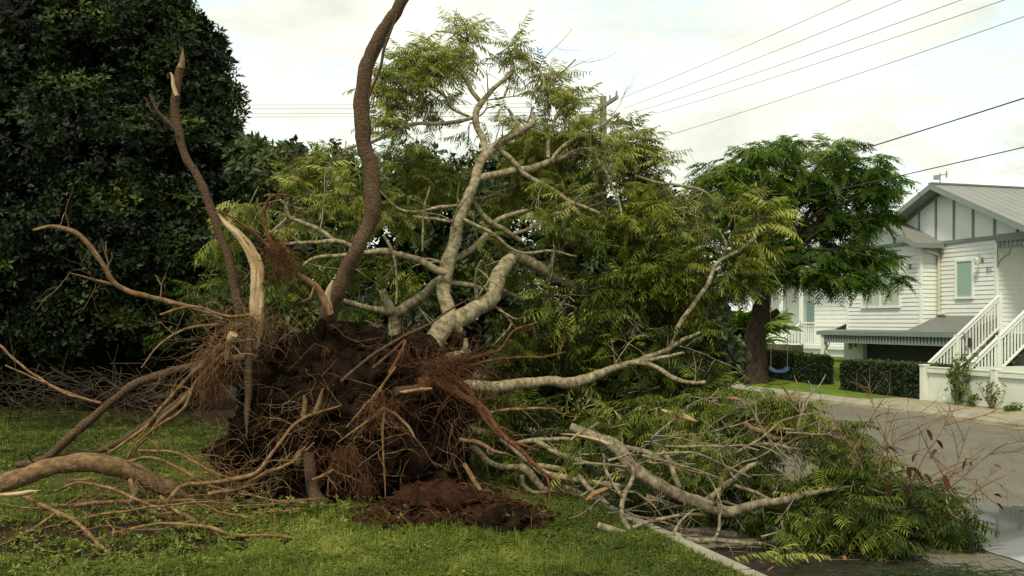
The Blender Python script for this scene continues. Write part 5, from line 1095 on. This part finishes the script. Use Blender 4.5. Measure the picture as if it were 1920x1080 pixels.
labs = ['thin overhead wire running highest from the pole to the top edge', 'second thin overhead wire below the highest one', 'middle thin overhead wire of the five fanning from the pole', 'fourth thin overhead wire counted down from the highest', 'lowest of the five thin wires, ending near the top right corner']
for (a, c), lb_ in zip(wx, labs): wire(lb_, a, ext(a, c, 2250), 37., 15, .007, 'thinwire')
wire('thick dark service cable crossing the sky above the small gable', (1140, 417), ext((1140, 417), (1920, 178), 2250), 37.4, 15, .014, 'wire')
wire('lower thick service cable passing in front of the standing tree', (1140, 441), ext((1140, 441), (1920, 270), 2250), 37.4, 15, .011, 'wire')
for y, y2, lb_ in ((191, 193, 'topmost of four level wires left of the brown stem'), (198, 200, 'second of four level wires left of the brown stem'), (208, 209, 'third of four level wires left of the brown stem'), (213, 216, 'lowest of four level wires left of the brown stem')): wire(lb_, (1118, y2), (-300, y), 37.6, 40, .008, 'thinwire', .1, 'level wires left of the pole')
pole('timber power pole beyond the right edge', 2265, -330, 15)

# =================================================================== GRASS AND CLOVER
def tuft(nb=5, nc=5, h=.05):
    v, f = [], []
    for k in range(nb):
        a = random.uniform(0, 6.28); r_ = random.uniform(0, .03); x, y = r_*math.cos(a), r_*math.sin(a); l = random.uniform(.1, .4)*h; w_ = .003; b_ = len(v); hh = h*random.uniform(.6, 1.3); c, s_ = math.cos(a), math.sin(a)
        v += [(x-s_*w_, y+c*w_, 0), (x+s_*w_, y-c*w_, 0), (x+c*l+s_*w_*.3, y+s_*l-c*w_*.3, hh), (x+c*l-s_*w_*.3, y+s_*l+c*w_*.3, hh)]; f.append([b_, b_+1, b_+2, b_+3])
    for k in range(nc):
        a = random.uniform(0, 6.28); r_ = random.uniform(.0, .045); c = np.array((r_*math.cos(a), r_*math.sin(a), h*random.uniform(.3, .8))); q = rng.normal(0, 1, 3)*[.5, .5, .2]; d = np.array((math.cos(a), math.sin(a), q[2])); s_ = np.array((-math.sin(a), math.cos(a), q[0]*.6)); L_ = random.uniform(.007, .0155); b_ = len(v)
        v += [c-d*L_, c-s_*L_*.7, c+d*L_, c+s_*L_*.7]; f.append([b_, b_+1, b_+2, b_+3])
    return np.array(v), np.array(f)
TUFT = [tuft(2, 9), tuft(4, 7), tuft(1, 11, .04), tuft(6, 5, .055)]
def scatter_grass(name, n, Y0, Y1, size, tint0, tem=TUFT, mname='grass_leaf'):
    yy = 1/rng.uniform(1/Y1, 1/Y0, n); xx = rng.uniform(-.56, .34, n)*yy
    t_ = CT*xx+ST*yy; ok = t_ < KERB-.02; xx, yy = xx[ok], yy[ok]
    pos, tn, sc = [], [], []
    for x, y in zip(xx, yy):
        d = dirt_at(x, y)
        if random.random() < min(.93, (d-.22)*2.2): continue
        c = fbm(x, y, .9); pos.append((x, y, lawn_z(x, y)-.004)); tn.append(tint0+.35*c+.25*fbm(x, y, 4)+random.gauss(0, .12)); sc.append(random.uniform(.7, 1.25)*(1+.35*fbm(x+3, y, 1.4))*size)
    pos = np.array(pos); k = len(pos); a = rng.uniform(0, 2*np.pi, k); Mx = np.zeros((k, 3, 3)); Mx[:, 0, 0] = np.cos(a); Mx[:, 0, 1] = -np.sin(a); Mx[:, 1, 0] = np.sin(a); Mx[:, 1, 1] = np.cos(a); Mx[:, 2, 2] = 1; Mx *= np.array(sc)[:, None, None]
    which = rng.integers(0, len(tem), k); b_ = MB(); tn = np.array(tn)
    for q, (tv, tf) in enumerate(tem): w_ = which == q; mesh_from_template(b_, tv, tf, Mx[w_], pos[w_], tn[w_])
    return tag(b_.build(name, mname), 'low clover and short grass covering the lawn', 'grass', kind='stuff')
scatter_grass('grass', 46000, 5.6, 10.5, 1.15, .46)
scatter_grass('grass', 16000, 10.5, 24, 1.5, .42)
# leafier weeds at the rim of the pit
b = MB(); pos = []
for k in range(900):
    k_ = k % 4; x, y = [(random.gauss(-1.9, .5), random.gauss(8.55, .18)), (random.gauss(-2.6, .5), random.gauss(8.5, .2)), (random.gauss(-3.4, .8), random.gauss(7.6, .5)), (random.gauss(-3.2, .7), random.gauss(6.6, .4))][k_]; pos.append((x, y, lawn_z(x, y)+random.uniform(.02, .13)))
leaf_mass(b, np.array(pos), np.tile([0, 0, 1.], (len(pos), 1)), rng.uniform(.02, .045, len(pos)), rng.normal(.6, .2, len(pos)))
tag(b.build('weeds', 'grass_leaf'), 'leafy green weeds along the rim of the torn pit', 'weeds', kind='stuff')
